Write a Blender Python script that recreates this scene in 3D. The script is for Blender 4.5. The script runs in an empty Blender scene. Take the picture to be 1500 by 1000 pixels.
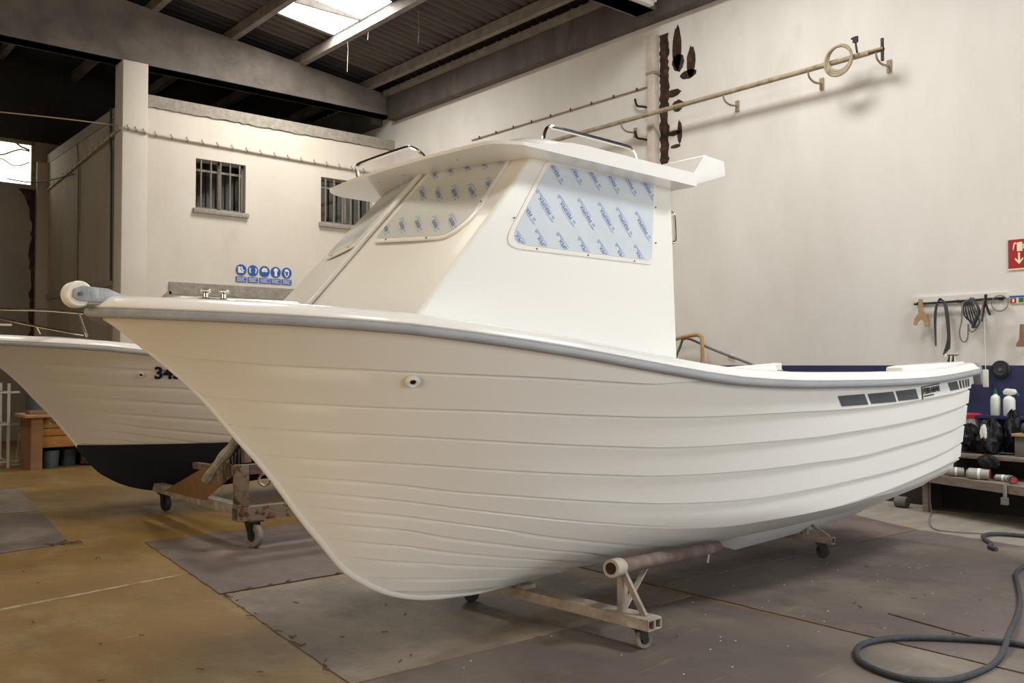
import bpy, bmesh, math, random
import numpy as np
from mathutils import Vector, Matrix
random.seed(7)
S = bpy.context.scene
COL = S.collection
PI = math.pi

# ------------------------------------------------------------------ camera
cam_d = bpy.data.cameras.new('camera'); cam = bpy.data.objects.new('camera', cam_d); COL.objects.link(cam)
cam_d.sensor_width = 36.0; cam_d.lens = 1326.0/1500*36; cam_d.clip_end = 200
cam.location = (0, 0, 1.6)
cam.rotation_euler = (PI/2 + math.atan(35/1326.), 0, -math.radians(90-49.82))
S.camera = cam

# ------------------------------------------------------------------ world, light, exposure
def lin(h):
    h = h.lstrip('#'); c = [int(h[i:i+2], 16)/255 for i in (0, 2, 4)]
    return tuple(x/12.92 if x <= .04045 else ((x+.055)/1.055)**2.4 for x in c)
w = bpy.data.worlds.new('world'); S.world = w; w.use_nodes = True
w.node_tree.nodes['Background'].inputs[0].default_value = (.75, .85, 1, 1)
w.node_tree.nodes['Background'].inputs[1].default_value = 0.9
S.view_settings.view_transform = 'Standard'; S.view_settings.look = 'None'
S.view_settings.gamma = 1; S.view_settings.use_curve_mapping = False
S.view_settings.exposure = 0.0
def area(name, loc, target, sx, sy, power, col):
    d = bpy.data.lights.new(name, 'AREA'); d.shape = 'RECTANGLE'; d.size = sx; d.size_y = sy
    d.energy = power; d.color = col
    o = bpy.data.objects.new(name, d); COL.objects.link(o); o.location = loc
    v = Vector(target)-Vector(loc)
    o.rotation_euler = v.to_track_quat('-Z', 'Y').to_euler()
    return o
# daylight through the roof lights (each lamp hangs just under its translucent sheet)
area('skylight_lamp', (7.65, 14.05, 7.75), (7.65, 14.05, 0), 1.25, 1.9, 210, (1, .97, .92))
area('skylight_lamp', (7.65, 6.2, 7.75), (7.65, 6.2, 0), 1.25, 1.9, 250, (1, .98, .96))
area('skylight_lamp', (7.65, -1.2, 7.75), (7.65, -1.2, 0), 1.25, 1.9, 440, (.97, .99, 1))
area('skylight_lamp', (1.65, 6.2, 8.4), (1.65, 6.2, 0), 1.25, 1.9, 130, (1, .88, .70))
area('skylight_lamp', (1.65, -1.2, 8.4), (1.65, -1.2, 0), 1.25, 1.9, 110, (1, .94, .86))
area('skylight_lamp', (-1.35, 12.2, 8.4), (-1.35, 12.2, 0), 1.25, 1.9, 140, (1, .92, .80))  # unseen roof light added to brighten the dim left end
# daylight through the open hall door behind the camera, and an added fill
area('daylight_and_fill', (7.0, -7.6, 2.5), (6.4, 3, 1.4), 5.5, 4.6, 510, (.88, .95, 1))
area('daylight_and_fill', (-8.1, 1.5, 2.2), (4, 3.0, 1.2), 5.0, 4.2, 430, (1, .79, .52))  # unseen warm lamp added on the left to brighten the bow

# ------------------------------------------------------------------ mesh builder
def V(*a): return Vector(a)
class MB:
    def __init__(s): s.v = []; s.f = []
    def add(s, v, f):
        n = len(s.v); s.v += [tuple(p) for p in v]; s.f += [tuple(i+n for i in q) for q in f]; return s
    def box(s, x0, x1, y0, y1, z0, z1):
        return s.add([(x, y, z) for x in (x0, x1) for y in (y0, y1) for z in (z0, z1)],
                     [(0, 1, 3, 2), (4, 6, 7, 5), (0, 4, 5, 1), (2, 3, 7, 6), (0, 2, 6, 4), (1, 5, 7, 3)])
    def bar(s, p, q, wd, ht, up=(0, 0, 1)):
        p, q, up = Vector(p), Vector(q), Vector(up); d = (q-p).normalized()
        a = d.cross(up)
        if a.length < 1e-4: a = d.cross(Vector((1, 0, 0)))
        a.normalize(); b = a.cross(d).normalized(); a = a*wd/2; b = b*ht/2
        v = [c+i*a+j*b for c in (p, q) for i, j in ((-1, -1), (1, -1), (1, 1), (-1, 1))]
        return s.add(v, [(0, 1, 2, 3), (7, 6, 5, 4), (0, 4, 5, 1), (1, 5, 6, 2), (2, 6, 7, 3), (3, 7, 4, 0)])
    def tube(s, pts, r, n=8, cap=True, closed=False):
        pts = [Vector(p) for p in pts]; N = len(pts); rr = r if hasattr(r, '__len__') else [r]*N
        rings = []; prev = None
        for i, p in enumerate(pts):
            if closed: t = pts[(i+1) % N]-pts[i-1]
            else: t = pts[min(i+1, N-1)]-pts[max(i-1, 0)]
            t.normalize()
            if prev is None:
                a = t.cross(Vector((0, 0, 1)))
                if a.length < 1e-3: a = t.cross(Vector((1, 0, 0)))
            else: a = prev-t*prev.dot(t)
            a.normalize(); prev = a; b = t.cross(a)
            rings.append([p+rr[i]*(math.cos(2*PI*k/n)*a+math.sin(2*PI*k/n)*b) for k in range(n)])
        v = [x for R in rings for x in R]; f = []
        M = N if closed else N-1
        for i in range(M):
            j = (i+1) % N
            for k in range(n): f.append((i*n+k, i*n+(k+1) % n, j*n+(k+1) % n, j*n+k))
        if cap and not closed: f.append(tuple(range(n-1, -1, -1))); f.append(tuple((N-1)*n+k for k in range(n)))
        return s.add(v, f)
    def cyl(s, p, q, r, n=20, r2=None): return s.tube([p, q], [r, r if r2 is None else r2], n)
    def lathe(s, prof, o=(0, 0, 0), axis=(0, 0, 1), n=24):
        o = Vector(o); ax = Vector(axis).normalized()
        a = ax.cross(Vector((0, 0, 1)));
        if a.length < 1e-3: a = Vector((1, 0, 0))
        a.normalize(); b = ax.cross(a)
        v = [o+h*ax+r*(math.cos(2*PI*k/n)*a+math.sin(2*PI*k/n)*b) for r, h in prof for k in range(n)]
        f = [(i*n+k, i*n+(k+1) % n, (i+1)*n+(k+1) % n, (i+1)*n+k) for i in range(len(prof)-1) for k in range(n)]
        if prof[0][0] > 1e-6: f.append(tuple(range(n-1, -1, -1)))
        if prof[-1][0] > 1e-6: f.append(tuple((len(prof)-1)*n+k for k in range(n)))
        return s.add(v, f)
    def grid(s, fn, nu, nv):
        v = [fn(i/(nu-1), j/(nv-1)) for i in range(nu) for j in range(nv)]
        return s.add(v, [(i*nv+j, i*nv+j+1, (i+1)*nv+j+1, (i+1)*nv+j) for i in range(nu-1) for j in range(nv-1)])
    def prism(s, poly, d):
        d = Vector(d); n = len(poly); p = [Vector(x) for x in poly]
        return s.add(p+[x+d for x in p], [tuple(range(n)), tuple(range(2*n-1, n-1, -1))]+[(i, i+n, (i+1) % n+n, (i+1) % n) for i in range(n)])
ORIG = {}
def build(name, mb, mat, parent=None, bevel=0, seg=2, ang=35, loc=None, weld=True):
    me = bpy.data.meshes.new(name)
    o0 = Vector(loc) if loc is not None else (ORIG.get(parent.name, Vector((0, 0, 0))) if parent else Vector((0, 0, 0)))
    me.from_pydata([tuple(Vector(p)-o0) for p in mb.v], [], mb.f)
    bm = bmesh.new(); bm.from_mesh(me)
    if weld: bmesh.ops.remove_doubles(bm, verts=bm.verts, dist=1e-5)
    bmesh.ops.recalc_face_normals(bm, faces=bm.faces)
    if bevel:
        es = [e for e in bm.edges if len(e.link_faces) == 2 and e.calc_face_angle(0) > math.radians(30)]
        bmesh.ops.bevel(bm, geom=es, offset=bevel, segments=seg, profile=.5, affect='EDGES', clamp_overlap=True)
    bm.to_mesh(me); bm.free()
    me.polygons.foreach_set('use_smooth', [True]*len(me.polygons))
    me.set_sharp_from_angle(angle=math.radians(ang))
    me.materials.append(mat)
    o = bpy.data.objects.new(name, me); COL.objects.link(o)
    if parent:
        o.parent = parent
        pv = ORIG.get(parent.name, Vector((0, 0, 0)))
        o.location = o0-pv
    else: o.location = o0
    ORIG[o.name] = o0
    return o
def tag(o, label=None, cat=None, group=None, kind=None):
    if label: o['label'] = label
    if cat: o['category'] = cat
    if group: o['group'] = group
    if kind: o['kind'] = kind
    return o
def thing(name, loc, label, cat, group=None):
    o = bpy.data.objects.new(name, None); COL.objects.link(o); o.location = loc; o.empty_display_size = .1
    ORIG[o.name] = Vector(loc); return tag(o, label, cat, group)
def one(name, mb, mat, label, cat, group=None, **k):
    v = np.array(mb.v); c = ((v[:, 0].min()+v[:, 0].max())/2, (v[:, 1].min()+v[:, 1].max())/2, v[:, 2].min())
    return tag(build(name, mb, mat, loc=c, **k), label, cat, group)
def struct(name, mb, mat, parent=None, **k):
    o = build(name, mb, mat, parent, **k)
    if not parent: o['kind'] = 'structure'
    return o
def copy_tree(o, parent=None, kids=True):
    c = o.copy(); COL.objects.link(c); c.parent = parent
    for ch in list(o.children): copy_tree(ch, c)
    return c
def spl(pts, n=8, closed=False):
    P = [Vector(p) for p in pts]; N = len(P); out = []
    for i in range(N if closed else N-1):
        g = (lambda j: P[j % N]) if closed else (lambda j: P[max(0, min(N-1, j))])
        a, b, c, d = g(i-1), g(i), g(i+1), g(i+2)
        for k in range(n):
            t = k/n
            out.append(.5*((2*b)+(c-a)*t+(2*a-5*b+4*c-d)*t*t+(3*b-a-3*c+d)*t**3))
    if not closed: out.append(P[-1])
    return out
def text_geo(body, size=1, offset=0, spacing=1.0):
    c = bpy.data.curves.new('t', 'FONT'); c.body = body; c.size = size; c.offset = offset; c.space_character = spacing
    c.resolution_u = 2; c.fill_mode = 'FRONT'; c.align_x = 'CENTER'; c.align_y = 'CENTER'
    o = bpy.data.objects.new('t', c); COL.objects.link(o)
    dg = bpy.context.evaluated_depsgraph_get(); me = bpy.data.meshes.new_from_object(o.evaluated_get(dg))
    v = [tuple(p.co) for p in me.vertices]; f = [tuple(p.vertices) for p in me.polygons]
    bpy.data.objects.remove(o); bpy.data.meshes.remove(me); bpy.data.curves.remove(c)
    return v, f

# ------------------------------------------------------------------ materials
def mat(name, c1, c2=None, scale=4.0, rough=.6, bump=0.0, metal=0.0, coat=0.0, stretch=(1, 1, 1), lo=.35, hi=.65,
        c3=None, s3=.6, lo3=.5, hi3=.75, bscale=None, spec=.5, detail=6.0, emit=None, rvar=0.0, scr=None, blot=None):
    m = bpy.data.materials.new(name); m.use_nodes = True; nt = m.node_tree; N = nt.nodes; Lk = nt.links
    b = N['Principled BSDF']
    b.inputs['Roughness'].default_value = rough; b.inputs['Metallic'].default_value = metal
    b.inputs['Coat Weight'].default_value = coat; b.inputs['Coat Roughness'].default_value = .08
    b.inputs['Specular IOR Level'].default_value = spec
    a1 = lin(c1)+(1,)
    b.inputs['Base Color'].default_value = a1
    tc = N.new('ShaderNodeTexCoord'); mp = N.new('ShaderNodeMapping'); mp.inputs['Scale'].default_value = stretch
    Lk.new(tc.outputs['Object'], mp.inputs[0])
    def noise(sc, l, h, off=0):
        n = N.new('ShaderNodeTexNoise'); n.inputs['Scale'].default_value = sc; n.inputs['Detail'].default_value = detail
        n.inputs['Roughness'].default_value = .62
        Lk.new(mp.outputs[0], n.inputs['Vector'])
        r = N.new('ShaderNodeMapRange'); r.inputs['From Min'].default_value = l; r.inputs['From Max'].default_value = h
        Lk.new(n.outputs['Fac'], r.inputs['Value']); return n, r
    if c2:
        n, r = noise(scale, lo, hi)
        mx = N.new('ShaderNodeMix'); mx.data_type = 'RGBA'
        mx.inputs['A'].default_value = a1; mx.inputs['B'].default_value = lin(c2)+(1,)
        Lk.new(r.outputs[0], mx.inputs['Factor']); out = mx.outputs['Result']
        if c3:
            n3, r3 = noise(s3, lo3, hi3)
            m3 = N.new('ShaderNodeMix'); m3.data_type = 'RGBA'; m3.inputs['B'].default_value = lin(c3)+(1,)
            Lk.new(out, m3.inputs['A']); Lk.new(r3.outputs[0], m3.inputs['Factor']); out = m3.outputs['Result']
        def layer(col, scl, rot, l, h, strength, src, sc):
            mp2 = N.new('ShaderNodeMapping'); mp2.inputs['Scale'].default_value = scl; mp2.inputs['Rotation'].default_value = (0, 0, rot)
            Lk.new(tc.outputs['Object'], mp2.inputs[0])
            nn = N.new('ShaderNodeTexNoise'); nn.inputs['Scale'].default_value = sc; nn.inputs['Detail'].default_value = 8; nn.inputs['Roughness'].default_value = .7
            Lk.new(mp2.outputs[0], nn.inputs['Vector'])
            rg = N.new('ShaderNodeMapRange'); rg.inputs['From Min'].default_value = l; rg.inputs['From Max'].default_value = h; rg.inputs['To Max'].default_value = strength
            Lk.new(nn.outputs['Fac'], rg.inputs['Value'])
            m4 = N.new('ShaderNodeMix'); m4.data_type = 'RGBA'; m4.inputs['B'].default_value = lin(col)+(1,)
            Lk.new(src, m4.inputs['A']); Lk.new(rg.outputs[0], m4.inputs['Factor']); return m4.outputs['Result']
        if blot: out = layer(blot, (1, 1, 1), .4, .5, .68, .75, out, 1.4)
        if scr:
            out = layer(scr, (.5, 5, 1), .5, .60, .72, .7, out, 3.2); out = layer(scr, (4, .6, 1), 1.1, .62, .74, .5, out, 2.6)
        Lk.new(out, b.inputs['Base Color'])
        if rvar:
            rr = N.new('ShaderNodeMapRange'); rr.inputs['To Min'].default_value = rough-rvar; rr.inputs['To Max'].default_value = rough+rvar
            Lk.new(n.outputs['Fac'], rr.inputs['Value']); Lk.new(rr.outputs[0], b.inputs['Roughness'])
    if bump:
        n2 = N.new('ShaderNodeTexNoise'); n2.inputs['Scale'].default_value = bscale or scale*4; n2.inputs['Detail'].default_value = 4
        Lk.new(mp.outputs[0], n2.inputs['Vector'])
        bp = N.new('ShaderNodeBump'); bp.inputs['Strength'].default_value = bump; bp.inputs['Distance'].default_value = .02
        Lk.new(n2.outputs['Fac'], bp.inputs['Height']); Lk.new(bp.outputs[0], b.inputs['Normal'])
    if emit:
        b.inputs['Emission Color'].default_value = lin(emit[0])+(1,); b.inputs['Emission Strength'].default_value = emit[1]
    return m
def glass(name, tint='#d0d8d8'):
    m = bpy.data.materials.new(name); m.use_nodes = True; nt = m.node_tree; N = nt.nodes
    for n in list(N): N.remove(n)
    o = N.new('ShaderNodeOutputMaterial'); t = N.new('ShaderNodeBsdfTransparent'); g = N.new('ShaderNodeBsdfGlossy'); mx = N.new('ShaderNodeMixShader')
    t.inputs[0].default_value = lin(tint)+(1,); g.inputs['Roughness'].default_value = .05
    mx.inputs[0].default_value = .12
    nt.links.new(t.outputs[0], mx.inputs[1]); nt.links.new(g.outputs[0], mx.inputs[2]); nt.links.new(mx.outputs[0], o.inputs[0])
    return m
M = {}
M['floor'] = mat('ochre_floor_paint', '#876932', '#765a28', 1.6, .55, .12, lo=.3, hi=.7, c3='#8f7f5c', s3=2.2, lo3=.5, hi3=.75, bscale=30, rvar=.1, stretch=(1, .55, 1), scr='#a89878', blot='#6d5831')
M['concrete_floor'] = mat('bare_concrete_floor', '#91897c', '#7d766b', 3, .7, .1, c3='#947c40', s3=1.3, lo3=.6, hi3=.72, stretch=(.6, 2.2, 1))
M['board'] = mat('worn_hardboard', '#6b605a', '#574d49', 2.2, .6, .12, lo=.3, hi=.7, c3='#857b6e', s3=1.1, lo3=.46, hi3=.72, bscale=40, rvar=.08, stretch=(1, .7, 1), scr='#91877c', blot='#4f4541')
M['board2'] = mat('pale_worn_hardboard', '#8a7d69', '#6b6055', 1.9, .6, .12, lo=.35, hi=.7, c3='#5c524c', s3=1.6, lo3=.48, hi3=.66, bscale=40, rvar=.08, stretch=(1, .7, 1), scr='#a0947f', blot='#574d48')
M['board3'] = mat('brown_hardboard', '#6d5f57', '#5a4e49', 2.4, .6, .12, c3='#7f7267', s3=1.4, lo3=.5, hi3=.72, bscale=40, stretch=(1, .7, 1), scr='#8c8074', blot='#51463f')
M['splinter'] = mat('splintered_edge', '#6b4a38', '#4a342a', 20, .8)
M['line'] = mat('worn_line_paint', '#a3977f', '#8a754c', 12, .7, lo=.45, hi=.6)
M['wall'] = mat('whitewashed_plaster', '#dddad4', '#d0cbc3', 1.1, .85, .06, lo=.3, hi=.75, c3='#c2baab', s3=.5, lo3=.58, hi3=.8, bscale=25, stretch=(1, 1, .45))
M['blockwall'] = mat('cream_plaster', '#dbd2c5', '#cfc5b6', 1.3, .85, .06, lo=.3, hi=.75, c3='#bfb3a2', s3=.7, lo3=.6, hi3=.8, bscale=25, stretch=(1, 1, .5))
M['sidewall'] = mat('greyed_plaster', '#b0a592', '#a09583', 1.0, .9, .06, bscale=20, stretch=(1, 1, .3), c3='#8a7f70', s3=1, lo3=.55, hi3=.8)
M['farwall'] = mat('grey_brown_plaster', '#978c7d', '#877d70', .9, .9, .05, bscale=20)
M['dado'] = mat('navy_wall_paint', '#252b50', '#2d3256', 3, .6, .05, c3='#3a3d58', s3=6, lo3=.62, hi3=.8)
M['rough_conc'] = mat('rough_concrete', '#aaa295', '#8c8478', 14, .95, .5, lo=.3, hi=.7, bscale=40)
M['beam'] = mat('dark_concrete', '#736a63', '#5c544e', 2.0, .85, .1, bscale=25, c3='#857b72', s3=.6)
M['eaves'] = mat('dusty_dark_concrete', '#5d5652', '#4c4643', 2.0, .85, .1, bscale=25, c3='#6d655f', s3=3, stretch=(1, 1, .4))
M['purlin'] = mat('grey_purlin_concrete', '#938a83', '#7a716b', 5, .8, .1)
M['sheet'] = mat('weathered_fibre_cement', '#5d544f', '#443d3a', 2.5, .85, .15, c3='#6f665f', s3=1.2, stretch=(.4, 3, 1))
M['sheetdark'] = mat('shaded_fibre_cement', '#2e2a28', '#242120', 2.5, .9, .1)  # darker copy of the sheet colour, shade painted in for unlit roof parts
M['skylight'] = mat('lit_translucent_sheet', '#f5f5ee', emit=('#f3f6f2', 6.0))
M['grimywin'] = mat('grimy_backlit_pane', '#e8e6d8', emit=('#f2f3e8', 2.6))
M['grime'] = mat('window_grime', '#8f8858', '#6c6440', 6, .9)
M['gelcoat'] = mat('white_gelcoat', '#e8e5df', rough=.42, coat=.08)
M['gelcoat2'] = mat('white_gelcoat_second_boat', '#d8d2c8', rough=.3, coat=.4)
M['deck'] = mat('white_deck_moulding', '#eeebe6', rough=.25, coat=.5)
M['rub'] = mat('grey_rubber_fender', '#999b9d', '#8d8f92', 18, .55, .1, stretch=(.2, 1, 1))
M['navy'] = mat('navy_antifouling', '#0d1220', '#101727', 6, .75)
M['film_side'] = mat('pale_blue_protective_film', '#cdd4da', '#c5cdd4', 3, .35, coat=.2)
M['film_front'] = mat('pale_grey_protective_film', '#cfd0cb', '#c4c6c2', 3, .35, coat=.2)
M['print'] = mat('blue_film_print', '#3c5fa8', rough=.6)
M['print2'] = mat('pale_blue_film_print', '#8ba3cc', rough=.6)
M['chrome'] = mat('polished_steel', '#d8d4cc', rough=.1, metal=1)
M['dullsteel'] = mat('dull_galvanised_steel', '#a9abac', '#8b8d8f', 25, .5, .1, metal=.35, stretch=(1, 1, .3))
M['screw'] = mat('dark_screw_head', '#4b4845', rough=.4, metal=.8)
M['roller'] = mat('white_nylon', '#dcd7c9', rough=.45)
M['decal'] = mat('dark_grey_vinyl', '#515657', '#484d4e', 8, .5)
M['black'] = mat('black_print', '#1a1b1f', rough=.5)
M['navytext'] = mat('navy_lettering', '#0c1236', rough=.5)
M['frame'] = mat('dusty_cream_steel', '#a3988a', '#85796b', 14, .65, .15, c3='#c9c0b2', s3=5, lo3=.55, hi3=.75)
M['rustframe'] = mat('flaking_rusted_paint', '#7d7160', '#74482b', 9, .8, .35, lo=.5, hi=.58, c3='#3a2e28', s3=9, lo3=.54, hi3=.62, bscale=30)
M['browntube'] = mat('brown_oxide_steel', '#6b5850', '#5a4a44', 10, .7, .1, c3='#8b7d74', s3=4)
M['cardboard'] = mat('brown_cardboard', '#8a6844', '#7a5b3a', 4, .85, .05, stretch=(1, 6, 1))
M['tyre'] = mat('grey_rubber_tyre', '#8a857b', '#6b665f', 14, .8, .1)
M['dark'] = mat('dark_dirty_iron', '#34302d', '#241f1d', 14, .65, .1, metal=.3)
M['padding'] = mat('dirty_foam_wrap', '#9a9281', '#6d6657', 9, .95, .4, bscale=30)
M['pad_tape'] = mat('cream_tape_wrap', '#b6ad9c', '#9c9384', 12, .7, .1)
M['hole'] = mat('hollow_dark', '#15110f', rough=.9)
M['hose'] = mat('dusty_black_hose', '#3d4046', '#2b2d32', 30, .7, .1, stretch=(1, 1, 1))
M['cablegrey'] = mat('grey_cable', '#6d6a66', rough=.6)
M['pipe'] = mat('dusty_painted_pipe', '#ab9f86', '#8f8269', 9, .8, .1, c3='#70644f', s3=14, lo3=.55, hi3=.7)
M['conduit'] = mat('white_plastic_conduit', '#c9beb0', '#b3a797', 6, .7)
M['clip'] = mat('brown_conduit_clip', '#93826d', rough=.7)
M['rust'] = mat('rust_streak', '#2d1f18', '#5a3a25', 9, .95, .3, lo=.45, hi=.7)
M['soot'] = mat('damp_soot_stain', '#5e5449', '#7d7264', 9, .95, .1)
M['copper'] = mat('orange_brown_pipe', '#b08c5a', '#99744a', 10, .55)
M['bluepipe'] = mat('dark_blue_pipe', '#24414f', rough=.6)
M['sign_blue'] = mat('sign_blue', '#1e57a8', rough=.5)
M['sign_white'] = mat('sign_white', '#e6e4df', rough=.5)
M['sign_red'] = mat('sign_red', '#a5262a', '#9c2429', 5, .45)
M['sign_cream'] = mat('sign_luminous_cream', '#e0dcb4', rough=.5)
M['sign_green'] = mat('sign_green', '#1d6a4c', rough=.5)
M['iron'] = mat('window_grey_steel', '#8b8479', '#7b7469', 10, .6)
M['curtain'] = mat('grey_curtain', '#6f6c66', '#5c5954', 3, .95)
M['glass'] = glass('window_glass')
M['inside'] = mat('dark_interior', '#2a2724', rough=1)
M['lamp_white'] = mat('white_enamel_batten', '#d9d7d0', rough=.5)
M['wood'] = mat('pale_wood', '#b3926f', '#9a7851', 6, .7, .05, stretch=(1, 1, 6))
M['orangewood'] = mat('orange_pine_boards', '#b7823c', '#9a6a2c', 5, .65, .05, stretch=(3, 3, 14))
M['brownpanel'] = mat('brown_panel', '#8f6a4c', '#7d5a3e', 4, .8)
M['benchwood'] = mat('dusty_bench_plank', '#84766a', '#6d6157', 8, .8, .1, stretch=(4, .6, 4))
M['bag'] = mat('black_bin_liner', '#111114', rough=.5, bump=.25, c2='#18181c', scale=6, bscale=12, spec=.35)
M['bottle'] = mat('milky_plastic', '#d6dccb', rough=.4)
M['bottle2'] = mat('frosted_white_plastic', '#dcdcd6', rough=.4)
M['green'] = mat('green_plastic_cap', '#0f6b47', rough=.4)
M['teal'] = mat('teal_plastic', '#2f7d78', rough=.4)
M['redplastic'] = mat('red_plastic', '#b02432', rough=.4)
M['bucketclear'] = mat('cloudy_white_plastic', '#b7b3b0', rough=.5)
M['whiteplastic'] = mat('white_plastic', '#d9d6c8', rough=.5)
M['greybox'] = mat('grey_carton', '#6b6661', '#5c5752', 6, .8)
M['can'] = mat('pale_tin', '#a8a29b', '#8f8983', 9, .5)
M['canred'] = mat('red_can_end', '#9c3030', rough=.5)
M['bucketgrey'] = mat('grey_green_bucket', '#596466', '#4c5658', 7, .6)
M['rackwhite'] = mat('white_angle_steel', '#a7a39a', rough=.6)
M['brass'] = mat('dull_brass', '#6d5e3c', rough=.5, metal=.6)

# ================================================================== THE HALL
fl = MB().box(-12, 12, -12, 23, -.2, 0)
struct('floor', fl, M['floor'])
# bare concrete strip along the right wall
struct('trim_1', MB().prism([(9.2, 16, .001), (10.5, 16, .001), (10.5, -8, .001), (8.55, -8, .001), (8.62, 3.2, .001), (8.72, 4.3, .001), (9.15, 5.2, .001)], (0, 0, .003)), M['concrete_floor'])
lp = MB(); a, b = V(-.4, 6.43, .0015), V(2.57, 6.95, .0015)
lp.bar(a, b, .042, .002); struct('trim_2', lp, M['line'])

XR = 10.5
struct('wall_right', MB().box(XR, XR+.3, -8, 22, 0, 8), M['wall'])
struct('trim_3', MB().box(XR-.008, XR+.01, -8, 16.35, 0, 1.6), M['dado'])
# front of the two-storey block, with two window openings
YW = 16.35
W1 = (6.22, 7.18, 4.48, 5.40); W2 = (8.77, 9.97, 4.48, 5.40)
wb = MB()
wb.box(4.95, XR, YW, YW+.28, 0, 4.48); wb.box(4.95, XR, YW, YW+.28, 5.40, 6.18)
wb.box(4.95, W1[0], YW, YW+.28, 4.48, 5.40); wb.box(W1[1], W2[0], YW, YW+.28, 4.48, 5.40); wb.box(W2[1], XR, YW, YW+.28, 4.48, 5.40)
struct('wall_back', wb, M['blockwall'])
def ragged(x0, x1, z0, z1, n, y, amp):
    m = MB(); bot = [(x0+(x1-x0)*i/n, y, z0+random.uniform(-amp, amp)) for i in range(n+1)]
    m.prism(bot+[(x1, y, z1), (x0, y, z1)], (0, .05, 0)); return m
struct('trim_4', ragged(5.3, XR, 6.19, 6.40, 60, YW-.03, .015).box(4.95, XR, YW+.02, YW+.28, 6.181, 6.39), M['rough_conc'])
struct('trim_5', ragged(5.75, XR, 2.88, 3.10, 50, YW-.03, .012).prism([(5.48, YW-.03, 2.70), (5.58, YW-.03, 2.70), (5.80, YW-.03, 2.90), (5.75, YW-.03, 2.94)], (0, .05, 0)), M['rough_conc'])
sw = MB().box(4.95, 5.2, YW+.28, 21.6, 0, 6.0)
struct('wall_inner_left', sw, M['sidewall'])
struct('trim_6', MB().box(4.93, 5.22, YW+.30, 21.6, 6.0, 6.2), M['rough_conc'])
struct('trim_7', MB().box(4.92, 4.95, 16.9, 21.55, 3.02, 3.14), M['rough_conc'])
struct('pillar', MB().box(4.90, 5.33, YW-.08, YW+.36, 0, 6.92), M['blockwall'], bevel=.012)
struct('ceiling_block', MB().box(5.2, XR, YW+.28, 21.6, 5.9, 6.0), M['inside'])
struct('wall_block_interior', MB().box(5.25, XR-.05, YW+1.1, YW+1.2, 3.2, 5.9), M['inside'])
# far wall on the left, window high up
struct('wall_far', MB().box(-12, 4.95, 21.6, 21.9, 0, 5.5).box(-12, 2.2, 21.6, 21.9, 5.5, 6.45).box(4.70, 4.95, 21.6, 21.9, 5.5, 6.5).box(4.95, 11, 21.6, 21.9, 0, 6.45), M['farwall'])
struct('wall_far_gable', MB().box(-12, 11, 21.58, 21.9, 6.45, 9.6), M['sheetdark'])  # upper wall coloured near black to stand for the unlit roof space
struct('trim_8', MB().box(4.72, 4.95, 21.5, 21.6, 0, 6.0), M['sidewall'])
win = struct('window_3', MB().box(2.2, 4.70, 21.68, 21.70, 5.5, 6.42), M['grimywin'])
build('window_frame', MB().box(2.2, 4.70, 21.62, 21.68, 5.44, 5.50).box(2.2, 4.72, 21.62, 21.68, 6.37, 6.45).box(4.63, 4.70, 21.62, 21.68, 5.5, 6.4), M['grime'], win)
g = MB()
for i in range(3):
    pts = [V(2.3+2.3*k/14, 21.67, 6.02+.16*i+.1*math.sin(k*.9+i*2)+random.uniform(-.04, .04)) for k in range(15)]
    g.tube(pts, .012+.004*i, 5)
build('crack_line', g, M['grime'], win)
st = MB(); pr = []
N_ = 40
left = [(4.62+random.uniform(-.035, .035)-.25*max(0, (i-35)/5), 21.595, 2.2+3.2*i/N_) for i in range(N_+1)]
right = [(4.71, 21.595, 2.2+3.2*i/N_) for i in range(N_, -1, -1)]
struct('trim_9', MB().prism(left+right, (0, -.004, 0)), M['rust'])
# left wall, wall behind the camera with the open hall door
struct('wall_left', MB().box(-8.7, -8.4, -8.3, -1.1, 0, 9.5).box(-8.7, -8.4, 4.1, 22, 0, 9.5).box(-8.7, -8.4, -1.1, 4.1, 4.4, 9.5), M['farwall'])  # gap in the left wall is added for the warm fill lamp
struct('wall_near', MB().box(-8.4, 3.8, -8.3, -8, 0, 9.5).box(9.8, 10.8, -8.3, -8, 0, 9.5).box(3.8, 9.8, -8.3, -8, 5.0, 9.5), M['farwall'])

# --------------------------------------------------------------- roof
def zb(x): return 8.0-.117*(x-5)          # underside line the purlins sit on
def zb2(x): return zb(x) if x > -2 else zb(-2)-.117*(-2-x)
def taper_beam(name, y0, y1, label=None):
    m = MB(); poly = [(XR, y0, 6.93), (-12, y0, 6.93), (-12, y0, zb2(-12)), (-2, y0, zb(-2)), (XR, y0, zb(XR))]
    m.prism(poly, (0, y1-y0, 0))
    m.prism([(XR, y0-.03, 6.93), (-12, y0-.03, 6.93), (-12, y0-.03, 7.04), (XR, y0-.03, 7.04)], (0, y1-y0+.06, 0))
    return struct(name, m, M['beam'])
taper_beam('roof_beam', 16.38, 16.72)
taper_beam('roof_beam', 8.9, 9.24)
taper_beam('roof_beam', 1.3, 1.64)
taper_beam('roof_beam', -6.2, -5.86)
struct('eaves_beam', MB().box(10.3, XR, -8, 16.3, 6.81, 7.36), M['eaves'], bevel=.01)
struct('eaves_beam', MB().box(10.2, XR, 16.8, 21.6, 6.81, 7.36), M['eaves'])
struct('trim_10', MB().box(10.18, 10.3, -8, 16.3, 7.30, 7.40), M['purlin'])
PX = [10.05, 8.55, 7.02, 5.50, 4.0, 2.5, 1.0, -.5, -2.0, -3.5, -5, -6.5, -8, -9.5, -11]
PX = [9.90, 8.36, 6.92, 5.46, 4.0, 2.5, 1.0, -.5, -2.0, -3.5, -5, -6.5, -8, -9.5, -11]
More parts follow.
